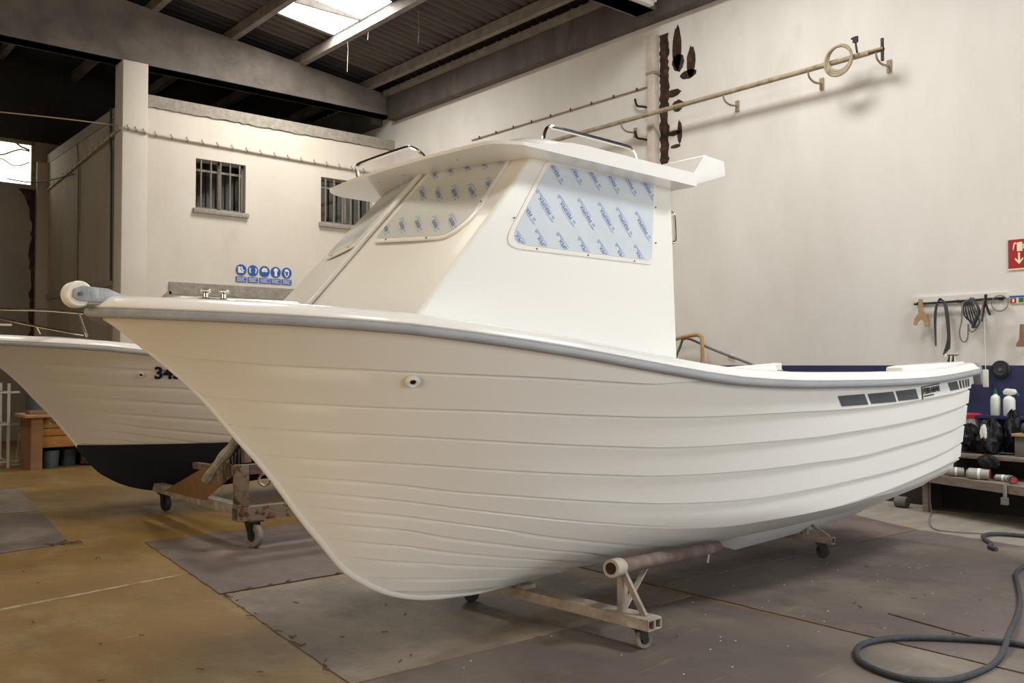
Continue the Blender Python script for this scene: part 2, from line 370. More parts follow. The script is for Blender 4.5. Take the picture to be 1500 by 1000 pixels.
for x in PX:
    z = zb2(x)
    struct('purlin', MB().box(x-.06, x+.06, -8, 16.9, z-.02, z+.17), M['purlin'])
    struct('purlin', MB().box(x-.06, x+.06, 16.9, 21.6, z-.02, z+.17), M['beam'])
# corrugated sheets, one object each, sharing a mesh
def sheet_mesh(mat_, ln, wd, waves=5):
    m = MB(); n = waves*8+1
    for s in (0, 1):
        x = s*ln; m.v += [(x, -.03+(wd+.06)*k/(n-1), .042*math.cos(2*PI*k/8)+(.02 if s == 0 else 0)) for k in range(n)]
    m.f += [(k, k+1, n+k+1, n+k) for k in range(n-1)]
    me = bpy.data.meshes.new('roof_sheet'); me.from_pydata(m.v, [], m.f); me.materials.append(mat_)
    me.polygons.foreach_set('use_smooth', [True]*len(me.polygons)); return me
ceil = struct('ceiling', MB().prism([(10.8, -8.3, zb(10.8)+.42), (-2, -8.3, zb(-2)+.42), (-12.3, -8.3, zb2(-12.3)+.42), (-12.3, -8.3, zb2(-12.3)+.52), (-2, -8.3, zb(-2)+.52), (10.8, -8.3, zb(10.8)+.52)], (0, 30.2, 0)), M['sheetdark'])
sm = sheet_mesh(M['sheet'], 1.62, 1.0); sd = sheet_mesh(M['sheetdark'], 1.62, 1.0)
SKY = [(7.0, 13.05), (7.0, 5.2), (7.0, -2.2), (1.0, 5.2), (1.0, -2.2), (-2.0, 11.2)]  # last entry is an unseen roof light added to brighten the left end
tilt = math.atan(.117)
for bx in (8.42, 6.96, 5.48, 4.02, 2.5, 1.0, 9.88):
    for iy in range(14):
        y = 8.05+iy
        if bx in (2.5, 1.0, 4.02) and y < 15: continue
        if bx == 6.96 and 13 <= y < 15: continue
        o = bpy.data.objects.new('roof_sheet', sm if y < 16 else sd); COL.objects.link(o); o.parent = ceil  # sheets past the beam take the shaded colour
        o.location = (bx-.08, y, zb(bx-.08)+.215); o.rotation_euler = (0, tilt, 0)
for i, (x, y) in enumerate(SKY):
    x0, x1 = x+.02, x+1.32
    m = MB().prism([(x0, y, zb2(x0)+.20), (x1, y, zb2(x1)+.20), (x1, y+2.0, zb(x1)+.20), (x0, y+2.0, zb(x0)+.20)], (0, 0, .03))
    sk = struct('skylight', m, M['skylight'])
    build('glazing_bar', MB().box(x0, x1, y+.98, y+1.02, zb(x1)+.17, zb(x0)+.2), M['purlin'], sk)

# --------------------------------------------------------------- windows of the block
def barred(name, W, nb):
    x0, x1, z0, z1 = W
    f = MB(); t = .045; y0, y1 = YW+.10, YW+.16
    f.box(x0, x1, y0, y1, z0, z0+t).box(x0, x1, y0, y1, z1-t, z1).box(x0, x0+t, y0, y1, z0, z1).box(x1-t, x1, y0, y1, z0, z1)
    r = struct(name, f, M['iron'])
    build('sash', MB().box((x0+x1)/2-.03, (x0+x1)/2+.03, y0, y1, z0, z1).box(x0, x1, y0+.01, y1-.01, z1-.21, z1-.17), M['iron'], r)
    build('pane', MB().box(x0+t, x1-t, y1-.012, y1-.006, z0+t, z1-t), M['glass'], r)
    build('window_sill', MB().box(x0-.05, x1+.05, YW-.06, YW+.1, z0-.09, z0), M['rough_conc'], r, bevel=.008)
    cv = MB().grid(lambda u, v: (x0+.3*(x1-x0)+u*(x1-x0)*.55, YW+.24+.02*math.sin(u*40), z0+.02+v*(z1-z0-.06)), 40, 2)
    build('curtain', cv, M['curtain'], r)
    for k in range(nb):
        x = x0+(x1-x0)*(k+.6)/(nb+.2)
        build('bar', MB().cyl((x, YW+.03, z0), (x, YW+.03, z1), .016, 8), M['iron'], r)
    return r
barred('window_1', W1, 5); barred('window_2', W2, 6)

# ================================================================== FLOOR BOARDS
def board(poly, th, m, label, z0=0.0):
    mb = MB(); P = [V(x, y, z0+.001) for x, y in poly]
    out = []
    for i in range(len(P)):
        a, b = P[i], P[(i+1) % len(P)]; n = max(2, int((b-a).length/.12))
        for k in range(n):
            p = a.lerp(b, k/n); j = .006
            out.append(p+V(random.uniform(-j, j), random.uniform(-j, j), 0) if k else p)
    mb.prism(out, (0, 0, th))
    return one('floor_board', mb, m, label, 'floor board', 'hardboard sheets laid on the floor', weld=True)
board([(2.77, 8.42), (2.55, 6.18), (4.98, 6.20), (5.02, 8.44)], .007, M['board3'], 'brown hardboard sheet with a sharp left corner in front of the trolley wheel')
board([(2.56, 6.13), (2.34, 4.02), (4.45, 3.99), (5.02, 4.03), (5.04, 6.16)], .006, M['board2'], 'pale scuffed hardboard sheet under the forefoot of the near boat')
board([(2.33, 3.99), (2.2, 2.4), (2.15, 1.3), (5.05, 1.25), (5.06, 2.35), (5.02, 4.0)], .006, M['board'], 'grey scratched hardboard sheet in the middle foreground under the front castor')
board([(5.08, 4.02), (5.09, 1.3), (7.6, 1.35), (8.62, 3.2), (8.72, 4.20), (5.66, 4.31), (5.08, 4.34)], .006, M['board'], 'brown-grey hardboard sheet at right with the black hose lying on it')
board([(5.07, 4.36), (5.66, 4.33), (8.72, 4.22), (9.12, 5.2), (9.15, 6.18), (5.06, 6.19)], .006, M['board3'], 'dark hardboard sheet in the shade under the stern of the near boat')
board([(5.06, 6.21), (8.9, 6.23), (8.9, 8.4), (5.08, 8.42)], .006, M['board3'], 'hardboard sheet hidden deep under the near boat behind its cradle')
board([(-.6, 8.2), (1.67, 8.70), (2.24, 8.82), (2.46, 10.78), (2.05, 10.96), (-.6, 10.6)], .008, M['board3'], 'brown hardboard sheet at left edge with a torn right corner')
board([(-.4, 10.75), (2.03, 11.02), (2.47, 10.97), (2.72, 13.26), (2.5, 13.28), (-.2, 13.3)], .006, M['board2'], 'pale hardboard sheet at far left behind the brown one')
# splinters and chips lying along the board edges: nobody could count them
sp = MB()
def chip(x, y, l, a, wd=.005):
    d = V(math.cos(a), math.sin(a), 0); p = V(x, y, .011); sp.bar(p, p+d*l+V(0, 0, random.uniform(0, .006)), wd, .004)
for i in range(20):
    t = random.random(); chip(2.56-.22*t+random.uniform(-.02, .03), 6.13-2.1*t, random.uniform(.02, .06), random.uniform(0, PI))
for i in range(10):
    t = random.random(); chip(2.6+1*t, 6.17+random.uniform(-.04, .04), random.uniform(.03, .09), random.uniform(-.4, .4))
for i in range(10): chip(2.25+random.uniform(-.15, .1), 8.8+random.uniform(-.1, .1), random.uniform(.05, .13), random.uniform(0, PI), .014)
for i in range(45): chip(random.uniform(2.4, 7), random.uniform(1.5, 5.9), random.uniform(.01, .05), random.uniform(0, PI), .005)
for i in range(20): chip(random.uniform(.8, 2.3), random.uniform(4.2, 9), random.uniform(.01, .05), random.uniform(0, PI), .006)
tag(build('wood_splinters', sp, M['splinter']), 'small brown wood splinters scattered along the board edges', 'splinters', kind='stuff')
pt = MB()
for i in range(40):
    x, y = random.uniform(2.6, 7.2), random.uniform(2.75, 4.0); pt.box(x, x+random.uniform(.004, .013), y, y+random.uniform(.004, .010), .008, .0095)
tag(build('paint_flecks', pt, M['sign_white']), 'tiny white paint flecks and crumbs scattered on the grey boards', 'flecks', kind='stuff')
one('steel_strip', MB().bar((5.62, 2.91, .011), (5.49, 2.2, .011), .014, .004), M['splinter'], 'thin dark lath strip lying on the floor beside the hose', 'strip')

# ================================================================== HULL SHAPE
def pchip(xs, ys):
    xs = np.array(xs, float); ys = np.array(ys, float); h = np.diff(xs); d = np.diff(ys)/h; m = np.zeros(len(xs))
    for i in range(1, len(xs)-1):
        if d[i-1]*d[i] > 0:
            w1 = 2*h[i]+h[i-1]; w2 = h[i]+2*h[i-1]; m[i] = (w1+w2)/(w1/d[i-1]+w2/d[i])
    m[0] = d[0]; m[-1] = d[-1]
    def g(x):
        x = min(max(x, xs[0]), xs[-1]); i = min(max(int(np.searchsorted(xs, x))-1, 0), len(xs)-2); t = (x-xs[i])/h[i]
        return float((2*t**3-3*t**2+1)*ys[i]+(t**3-2*t**2+t)*h[i]*m[i]+(-2*t**3+3*t**2)*ys[i+1]+(t**3-t**2)*h[i]*m[i+1])
    return g
YC = 4.38
KX = [1.24, 1.289, 1.409, 1.593, 1.722, 1.881, 1.99, 2.084, 2.24, 2.36, 2.493, 2.613, 2.701, 2.818, 2.976, 3.121, 3.271, 3.426, 3.7, 3.93, 4.3, 5, 5.5, 6, 7, 8.0]
KZ = [1.825, 1.783, 1.687, 1.536, 1.409, 1.223, 1.102, .987, .777, .633, .475, .39, .339, .289, .245, .224, .215, .208, .218, .23, .25, .243, .228, .222, .232, .255]
zk = pchip(KX, KZ)
bs = pchip([1.24,1.28,1.35,1.5,1.7,2.0,2.4,3.0,3.6,4.2,5,6,7,8],[0,.13,.25,.44,.62,.80,.965,1.09,1.15,1.18,1.2,1.19,1.12,1.0])
pf = pchip([1.24,2,2.6,3.4,8],[1.15,1.2,1.15,1,1])
zs = pchip([1.24,1.325,1.532,1.763,2.02,2.301,2.557,2.865,3.164,3.433,3.761,4.056,4.233,4.417,4.678,4.889,5.115,5.527,6.085,6.8,7.393,8.006],[1.82,1.81,1.794,1.78,1.763,1.742,1.714,1.678,1.641,1.604,1.56,1.523,1.503,1.487,1.473,1.464,1.459,1.456,1.455,1.463,1.487,1.524])
qf = pchip([1.24, 2, 2.6, 3.2, 4, 5, 6, 8], [0, 0, .10, .25, .45, .62, .72, .80])
mf = pchip([1.24, 2, 2.6, 3.2, 4, 5, 6, 8], [1, 1, 1.3, 1.7, 2.3, 2.7, 2.8, 2.55])
wf = pchip([1.24, 2, 3, 4, 5, 6, 8], [.5, .4, .33, .25, .16, .11, .06])
def half(X, z):
    a = zk(X); s = min(max((z-a)/max(zs(X)-a, 1e-4), 0), 1.2)**pf(X); Q = qf(X); w_ = wf(X); mm = mf(X)
    l1, l2 = s*mm, Q+(1-Q)*s
    h = max(w_-abs(l1-l2), 0)/w_; h0 = max(w_-Q, 0)/w_
    g_ = min(l1, l2)-h*h*w_/4; g0 = -h0*h0*w_/4
    d = max(w_-abs(mm-1), 0)/w_; e = 1-d*d*w_/4
    return bs(X)*max((g_-g0)/(e-g0), 0)
def nrm(X, z):
    e = .01; dx = (half(X+e, z)-half(X-e, z))/(2*e); dz = (half(X, z+e)-half(X, z-e))/(2*e)
    n = V(-dx, 1, -dz); n.normalize(); return n
def hp(X, z, side, off=0.0):           # point on the hull skin, side -1 = port (towards the camera)
    n = nrm(X, z) if off else None
    b = half(X, z)
    p = V(X, b, z)
    if off: p = p+n*off
    return V(p.x, YC+side*p.y, p.z)
def xstem(z):
    lo, hi = 1.24, 3.4
    for _ in range(40):
        m = (lo+hi)/2
        if zk(m) > z: lo = m
        else: hi = m
    return hi
LAPS = {
1: [(1.544, 1.642), (1.628, 1.638), (1.739, 1.63), (1.855, 1.619), (2.106, 1.603), (2.38, 1.586), (2.69, 1.569), (3.052, 1.551), (3.473, 1.525), (3.757, 1.511), (4.12, 1.516), (8.06, 1.7)],
2: [(1.755, 1.447), (1.938, 1.439), (2.187, 1.423), (2.458, 1.407), (2.769, 1.392), (3.136, 1.367), (3.564, 1.34), (3.954, 1.321), (4.394, 1.313), (4.901, 1.314), (5.602, 1.312), (6.368, 1.329), (6.861, 1.35), (7.456, 1.375), (8.032, 1.409)],
3: [(1.848, 1.303), (1.993, 1.298), (2.241, 1.284), (2.517, 1.265), (2.836, 1.237), (3.209, 1.203), (3.646, 1.168), (4.045, 1.141), (4.488, 1.133), (4.86, 1.134), (5.066, 1.134), (5.441, 1.138), (5.683, 1.148), (6.231, 1.168), (6.941, 1.199), (8.048, 1.283)],
4: [(2.008, 1.147), (2.294, 1.139), (2.577, 1.117), (2.902, 1.082), (3.278, 1.041), (3.725, 0.998), (3.923, 0.98), (4.131, 0.968), (4.46, 0.958), (4.82, 0.954), (5.156, 0.955), (5.525, 0.962), (5.77, 0.962), (6.537, 1.003), (7.307, 1.046), (8.08, 1.11)],
5: [(2.124, 1.041), (2.331, 1.031), (2.625, 0.995), (2.791, 0.965), (3.144, 0.919), (3.562, 0.863), (3.8, 0.833), (4.162, 0.793), (4.436, 0.775), (4.912, 0.76), (5.609, 0.779), (6.017, 0.8), (6.513, 0.818), (7.113, 0.855), (8.053, 0.951)],
6: [(2.192, 0.957), (2.358, 0.947), (2.66, 0.906), (2.83, 0.874), (3.198, 0.808), (3.628, 0.734), (3.869, 0.697), (4.42, 0.623), (4.899, 0.59), (5.269, 0.599), (5.686, 0.613), (6.581, 0.677), (7.171, 0.734), (8.03, 0.821)],
7: [(2.263, 0.869), (2.385, 0.86), (2.694, 0.817), (2.869, 0.782), (3.252, 0.704), (3.473, 0.653), (3.716, 0.606), (3.97, 0.559), (4.361, 0.486), (4.795, 0.404), (5.745, 0.235), (8, 0.0)],
8: [(2.332, 0.779), (2.526, 0.766), (2.727, 0.733), (2.911, 0.687), (3.308, 0.608), (3.54, 0.56), (3.805, 0.512), (4.413, 0.361), (4.9, 0.24), (8, -0.3)],
9: [(2.414, 0.679), (2.766, 0.636), (2.953, 0.595), (3.365, 0.521), (3.789, 0.445), (4.4, 0.31), (4.75, 0.235), (8, -0.4)],
10: [(2.502, 0.571), (2.807, 0.536), (2.995, 0.508), (3.421, 0.448), (4.092, 0.338), (4.5, 0.235), (8, -0.4)],
11: [(2.692, 0.437), (3.049, 0.407), (3.397, 0.375), (3.718, 0.349), (4.2, 0.24), (8, -0.4)],
12: [(2.881, 0.33), (3.195, 0.305), (3.402, 0.29), (3.75, 0.215), (8, -0.4)]}
LF = {k: pchip([1.0]+[p[0] for p in v], [v[0][1]+min(.04, .5*(v[0][0]-1.0)*max(0, (v[0][1]-v[1][1])/(v[1][0]-v[0][0])))]+[p[1] for p in v]) for k, v in LAPS.items()}
LF[0] = lambda x: zs(x)+.002
LF[13] = lambda x: -1.0
def lap(k, x): return min(LF[k](x), zs(x)+.002) if k else zs(x)+.002
def smooth(t): t = min(max(t, 0), 1); return t*t*(3-2*t)

def drain(root, X, z, side, gel, off):
    n = nrm(X, z); n = V(n.x, side*n.y, n.z); c = hp(X, z, side, .015)+off
    f = build('drain_fitting', MB().lathe([(.015, .002), (.016, .013), (.024, .017), (.032, .010), (.036, 0), (.030, -.008)], c, n, 20), gel, root)
    build('drain_hole', MB().cyl(c-n*.004, c+n*.006, .0155, 14), M['hole'], f)
DRAIN = (2.416, 1.535)
def make_boat(root, gel, DL=.019, GV=.034):
    # smooth inner skin: both sides in one mesh, with the transom
    xs_ = [1.2405]+[1.24+.02*1.28**i for i in range(14) if 1.24+.02*1.28**i < 1.75]+[1.78+.1*i for i in range(62)]+[8.0]
    xs_ = sorted(set(round(x, 4) for x in xs_ if x <= 8.0))
    hb = MB(); nr = 22; st_ = []
    for x in xs_:
        row = []
        for i in range(-nr, nr+1):
            s = (abs(i)/nr)**1.3; z = zk(x)+(zs(x)-zk(x))*s
            row.append((x, YC+(1 if i > 0 else -1)*max(half(x, z)-.04*min(1, (x-1.24)/.5)*min(1, (z-zk(x))/.12), 0), z))
        st_.append(row)
    n = 2*nr+1
    hb.v = [p for r in st_ for p in r]
    hb.f = [(i*n+j, i*n+j+1, (i+1)*n+j+1, (i+1)*n+j) for i in range(len(st_)-1) for j in range(n-1)]
    hb.f.append(tuple((len(st_)-1)*n+j for j in range(n)))
    hull = build('hull', hb, gel, root)
    # lapped strakes
    for side in (-1, 1):
        for k in range(0, 12):
            m = MB(); cols = []
            zmid = lap(k, 1.6)
            x0 = xstem(lap(k, 1.24+.02) if k else 1.82)
            for _ in range(6): x0 = xstem(lap(k, x0))
            x0 += .004
            xend = 8.0
            xs2 = [x0+.006*1.35**i for i in range(12)]; step = xs2[-1]+.09
            while step < xend: xs2.append(step); step += .09
            xs2.append(xend)
            for x in xs2:
                zu, zl = lap(k, x), lap(k+1, x)
                kz = zk(x)+.002
                if zu <= kz+.004: break
                zl = max(zl, kz)
                if zl >= zu-.001: break
                f = smooth((x-xstem(zl)-.02)/.26)*min(1, (zu-zl)/.05)
                d = DL*f*(.35+.65*smooth((8.0-x)/.3))
                if x > 2.9: d *= min(1, max(0.08, (LF[k+1](x)-kz)/.05))
                c = []
                gv = GV*f if k else 0
                for t in (0, min(.45, .026/(zu-zl)), .5, .75, 1.0):
                    z = zu+(zl-zu)*t
                    c.append(hp(x, z, side, .0015+d*t-(gv if t == 0 else 0)))
                c.append(hp(x, zl, side, .001-(GV+.001)*f))
                cols.append(c)
            if len(cols) < 3: continue
            m.v = [p for c in cols for p in c]; q = 6
            m.f = [(i*q+j, i*q+j+1, (i+1)*q+j+1, (i+1)*q+j) for i in range(len(cols)-1) for j in range(q-1)]
            build('strake', m, gel, hull, weld=False, ang=40)
    # rounded stem and keel strip
    kp = []
    pts = [V(x, YC, z) for x, z in zip(KX, KZ) if x < 6.1]
    fine = spl(pts, 3)
    m = MB(); rows = []
    for i, p in enumerate(fine):
        t = (fine[min(i+1, len(fine)-1)]-fine[max(i-1, 0)]).normalized(); nn = V(t.z, 0, -t.x)      # outward
        if nn.x > 0 and nn.z > 0: nn = -nn
        r = .022*min(1, (len(fine)-1-i)/10+.05)
        rows.append([p-nn*(r*1.15)+nn*(r*math.cos(a)*1.2)+V(0, r*1.0*math.sin(a), 0) for a in [PI*(k/8-.5)*1.15 for k in range(9)]])
    m.v = [q for r in rows for q in r]; m.f = [(i*9+j, i*9+j+1, (i+1)*9+j+1, (i+1)*9+j) for i in range(len(rows)-1) for j in range(8)]
    build('stem_strip', m, gel, root)
    # skeg under the after body
    sk = MB(); prof = [(5.70, .22), (5.80, .195), (5.94, .153), (6.5, .170), (7.03, .187), (7.82, .246), (7.86, .27)]
    for x, zb_ in prof:
        zt = zk(min(x, 8))+.10; yt = min(half(min(x, 8), zt), .26)
        sk.v += [(x, YC-yt, zt), (x, YC-.055, zb_), (x, YC+.055, zb_), (x, YC+yt, zt)]
    sk.f = [(i*4+j, i*4+j+1, i*4+j+5, i*4+j+4) for i in range(len(prof)-1) for j in range(3)]+[(0, 1, 2, 3), tuple(4*(len(prof)-1)+j for j in (3, 2, 1, 0))]
    build('skeg', sk, gel, root, bevel=.006)
    # gunwale and rub rail swept round the sheer
    path = []
    for x in [8.06, 8.0, 7.9, 7.7, 7.4, 7.1, 6.8, 6.4, 6, 5.6, 5.3, 5, 4.7, 4.4, 4.1, 3.8, 3.5, 3.2, 2.9, 2.6, 2.3, 2.05, 1.8, 1.6, 1.45, 1.35, 1.29, 1.255]:
        path.append((x, bs(x) if x < 8 else bs(8)-(x-8)*.15, zs(x)))
    full = [(x, -b, z) for x, b, z in path]+[(1.235, 0, 1.826)]+[(x, b, z) for x, b, z in reversed(path)]
    def sweep(prof, closed=True):
        m = MB(); n = len(full); q = len(prof)
        for i in range(n):
            a, b = full[max(i-1, 0)], full[min(i+1, n-1)]
            t = V(b[0]-a[0], b[1]-a[1], 0).normalized(); o = V(t.y, -t.x, 0)
            if i == n//2: o = V(-1, 0, 0)*1.25
            # outward must point away from the centreline / forward
            c = full[i]
            if o.x*(c[0]-4.5)+o.y*c[1]*4 < 0: o = -o
            for k, (u, h) in enumerate(prof):
                m.v.append((c[0]+o.x*u, YC+c[1]+o.y*u, c[2]+h))
        m.f = [(i*q+j, i*q+(j+1) % q, (i+1)*q+(j+1) % q, (i+1)*q+j) for i in range(n-1) for j in range(q if closed else q-1)]
        m.f += [tuple(range(q)), tuple((n-1)*q+j for j in range(q-1, -1, -1))]
        return m
    build('rub_rail', sweep([(-.02, -.002), (.048, -.004), (.058, .004), (.060, .018), (.056, .034), (.046, .041), (-.02, .041)]), M['rub'], root, ang=50)
    build('gunwale', sweep([(-.03, .035), (.044, .0405), (.050, .048), (.046, .060), (.020, .088), (.004, .096), (-.03, .100), (-.085, .100), (-.10, .09), (-.10, .03)]), M['deck'], root, ang=50)
    # drooping end of the rail round each stern quarter
    for side in (-1, 1):
        p0 = V(8.04, YC+side*1.02, 1.575); p1 = V(8.14, YC+side*1.02, 1.54); p2 = V(8.20, YC+side*.99, 1.44)
        q_ = MB()
        q_.prism([(8.02, YC+side*1.045, 1.530), (8.02, YC+side*1.045, 1.628), (8.10, YC+side*1.04, 1.615), (8.17, YC+side*1.02, 1.56), (8.235, YC+side*1.0, 1.45), (8.20, YC+side*1.0, 1.43), (8.12, YC+side*1.02, 1.52)], (0, -side*.06, 0))
        build('rail_end', q_, M['rub'], root, bevel=.008)
    q_ = MB().prism([(7.96, YC-.98, 1.42), (7.96, YC-.98, 1.515), (8.08, YC-.98, 1.51), (8.12, YC-.97, 1.44)], (0, 1.97, 0))
    build('transom_cap', q_, M['deck'], root, bevel=.01)
    # foredeck and side decks
    dk = MB(); XS = [1.36+.08*i for i in range(38)]
    def deckz(x, u): return zs(x)+.085+(.05*(1-u*u)*smooth((x-1.36)/.7) if x < 4.2 else 0)
    rows = []
    for x in XS:
        bi = max(bs(x)-.075, .02)
        rows.append([(x, YC+bi*u, deckz(x, u)) for u in [-1+.125*j for j in range(17)]])
    dk.v = [p for r in rows for p in r]; dk.f = [(i*17+j, i*17+j+1, (i+1)*17+j+1, (i+1)*17+j) for i in range(len(rows)-1) for j in range(16)]
    build('deck', dk, M['deck'], root)
    # open cockpit: liner, sole and bulkhead
    ck = MB(); rows = []
    X4 = XS[-1]
    for x in [X4+.15*i for i in range(25)]+[7.95]:
        if x > 7.95: continue
        bi = bs(x)-.095; zt = zs(x)+.095; zl = .92
        rows.append([(x, YC-bi, zt), (x, YC-bi+.05, zt-.1), (x, YC-min(bi-.1, half(x, zl)-.09), zl), (x, YC, zl-.01), (x, YC+min(bi-.1, half(x, zl)-.09), zl), (x, YC+bi-.05, zt-.1), (x, YC+bi, zt)])
    ck.v = [p for r in rows for p in r]; ck.f = [(i*7+j, i*7+j+1, (i+1)*7+j+1, (i+1)*7+j) for i in range(len(rows)-1) for j in range(6)]
    ck.f += [tuple(range(7)), tuple((len(rows)-1)*7+j for j in range(1, 6))]
    build('cockpit_liner', ck, M['deck'], root)
    # bow eye on the stem, drain fitting on the flare
    e = MB(); c = V(2.065, YC, 1.015)
    e.tube([c+V(-.026+.034*math.cos(a), 0, .03*math.sin(a)) for a in [2*PI*k/16 for k in range(16)]], .007, 8, closed=True)
    build('bow_eye', e, M['chrome'], root)
    for side in (-1, 1):
        drain(root, *DRAIN, side, gel, V(0, 0, 0))
    return hull

# ================================================================== NEAR BOAT
boat = thing('boat', (4.6, YC, 0), 'white cabin fishing boat with film-covered windows standing on wheeled cradles', 'boat')
make_boat(boat, M['gelcoat'])
# bow roller
rl = V(1.125, YC-.02, 1.918)
br = build('bow_roller', MB().lathe([(.02, -.045), (.052, -.045), (.060, -.035), (.047, 0), (.060, .035), (.052, .045), (.02, .045)], rl, (0, 1, 0), 24), M['roller'], boat)
for s in (-1, 1):
    y = rl.y+s*.052
    prof = [(1.095, 1.905), (1.10, 1.94), (1.135, 1.955), (1.20, 1.95), (1.24, 1.948), (1.36, 1.90), (1.36, 1.885), (1.17, 1.885), (1.12, 1.888)]
    build('roller_cheek', MB().prism([(x, y-.004, z) for x, z in prof], (0, .008, 0)), M['dullsteel'], boat, bevel=.002)
build('roller_bolt', MB().cyl((rl.x, rl.y-.066, rl.z), (rl.x, rl.y+.066, rl.z), .010, 6), M['screw'], boat)
build('roller_base', MB().box(1.16, 1.40, YC-.07, YC+.03, 1.872, 1.888), M['dullsteel'], boat, bevel=.003)
# mooring bitts and deck hatch
bt = build('cleat_base', MB().box(1.56, 1.73, YC-.345, YC-.275, 1.897, 1.906), M['chrome'], boat, bevel=.004)
for x in (1.60, 1.685):
    build('bitt', MB().lathe([(.024, 0), (.013, .008), (.013, .026), (.025, .032), (.027, .040), (.018, .044)], (x, YC-.31, 1.905), (0, 0, 1), 16), M['chrome'], bt)
build('deck_hatch', MB().box(1.50, 2.1, YC-.26, YC+.26, 1.86, 1.918), M['deck'], boat, bevel=.012)
# cabin
R0, R1 = V(2.203, 0, 1.833), V(3.03, 0, 2.74)
A0, A1 = V(2.384, -.864, 1.833), V(3.229, -.756, 2.752)
B0, B1 = V(4.249, -.885, 1.657), V(4.352, -.757, 2.75)
def mir(p): return V(p.x, -p.y, p.z)
def W(p): return V(p.x, YC+p.y, p.z)
def down(p, q, z): t = (z-p.z)/(q.z-p.z); return p+(q-p)*t
R0d, A0d, B0d = down(R0, R1, 1.70), down(A0, A1, 1.775), down(B0, B1, 1.50)
cb = MB(); P = [R0d, R1, A0d, A1, B0d, B1, mir(A0d), mir(A1), mir(B0d), mir(B1)]
cb.add([W(p) for p in P], [(0, 2, 3, 1), (2, 4, 5, 3), (0, 1, 7, 6), (6, 7, 9, 8), (4, 8, 9, 5), (1, 3, 5, 9, 7), (0, 6, 8, 4, 2)])
cabin = build('cabin', cb, M['gelcoat'], boat, bevel=.022, seg=3, ang=30)
dr = build('cabin_door', MB().prism([W(V(4.275, -.28, 1.60)), W(V(4.275, .28, 1.60)), W(V(4.365, .28, 2.6)), W(V(4.365, -.28, 2.6))], (.02, 0, 0)), M['deck'], boat, bevel=.008)
# window flanges, films and printing
def inset(poly, d):
    n = len(poly); out = []
    A = sum(poly[i][0]*poly[(i+1) % n][1]-poly[(i+1) % n][0]*poly[i][1] for i in range(n)); sg = 1 if A > 0 else -1
    for i in range(n):
        p0, p1, p2 = Vector(poly[i-1]), Vector(poly[i]), Vector(poly[(i+1) % n])
        e1, e2 = (p1-p0).normalized(), (p2-p1).normalized()
        n1, n2 = Vector((-e1.y, e1.x))*sg, Vector((-e2.y, e2.x))*sg
        b = (n1+n2); b = b/max(b.length, 1e-6); out.append(tuple(p1+b*d/max(.4, b.dot(n1))))
    return out
def rounded(poly, rs, n=6):
    out = []; N = len(poly)
    for i in range(N):
        p0, p1, p2 = Vector(poly[i-1]), Vector(poly[i]), Vector(poly[(i+1) % N]); r = rs[i]
        a = p1+(p0-p1).normalized()*r; b = p1+(p2-p1).normalized()*r
        for k in range(n+1):
            t = k/n; out.append(tuple((1-t)**2*a+2*t*(1-t)*p1+t*t*b))
    return out
def inpoly(p, poly):
    c = False; n = len(poly)
    for i in range(n):
        (x1, y1), (x2, y2) = poly[i], poly[i-1]
        if (y1 > p[1]) != (y2 > p[1]) and p[0] < (x2-x1)*(p[1]-y1)/(y2-y1)+x1: c = not c
    return c
PT = text_geo('PERSPEX', 1.0, .012)
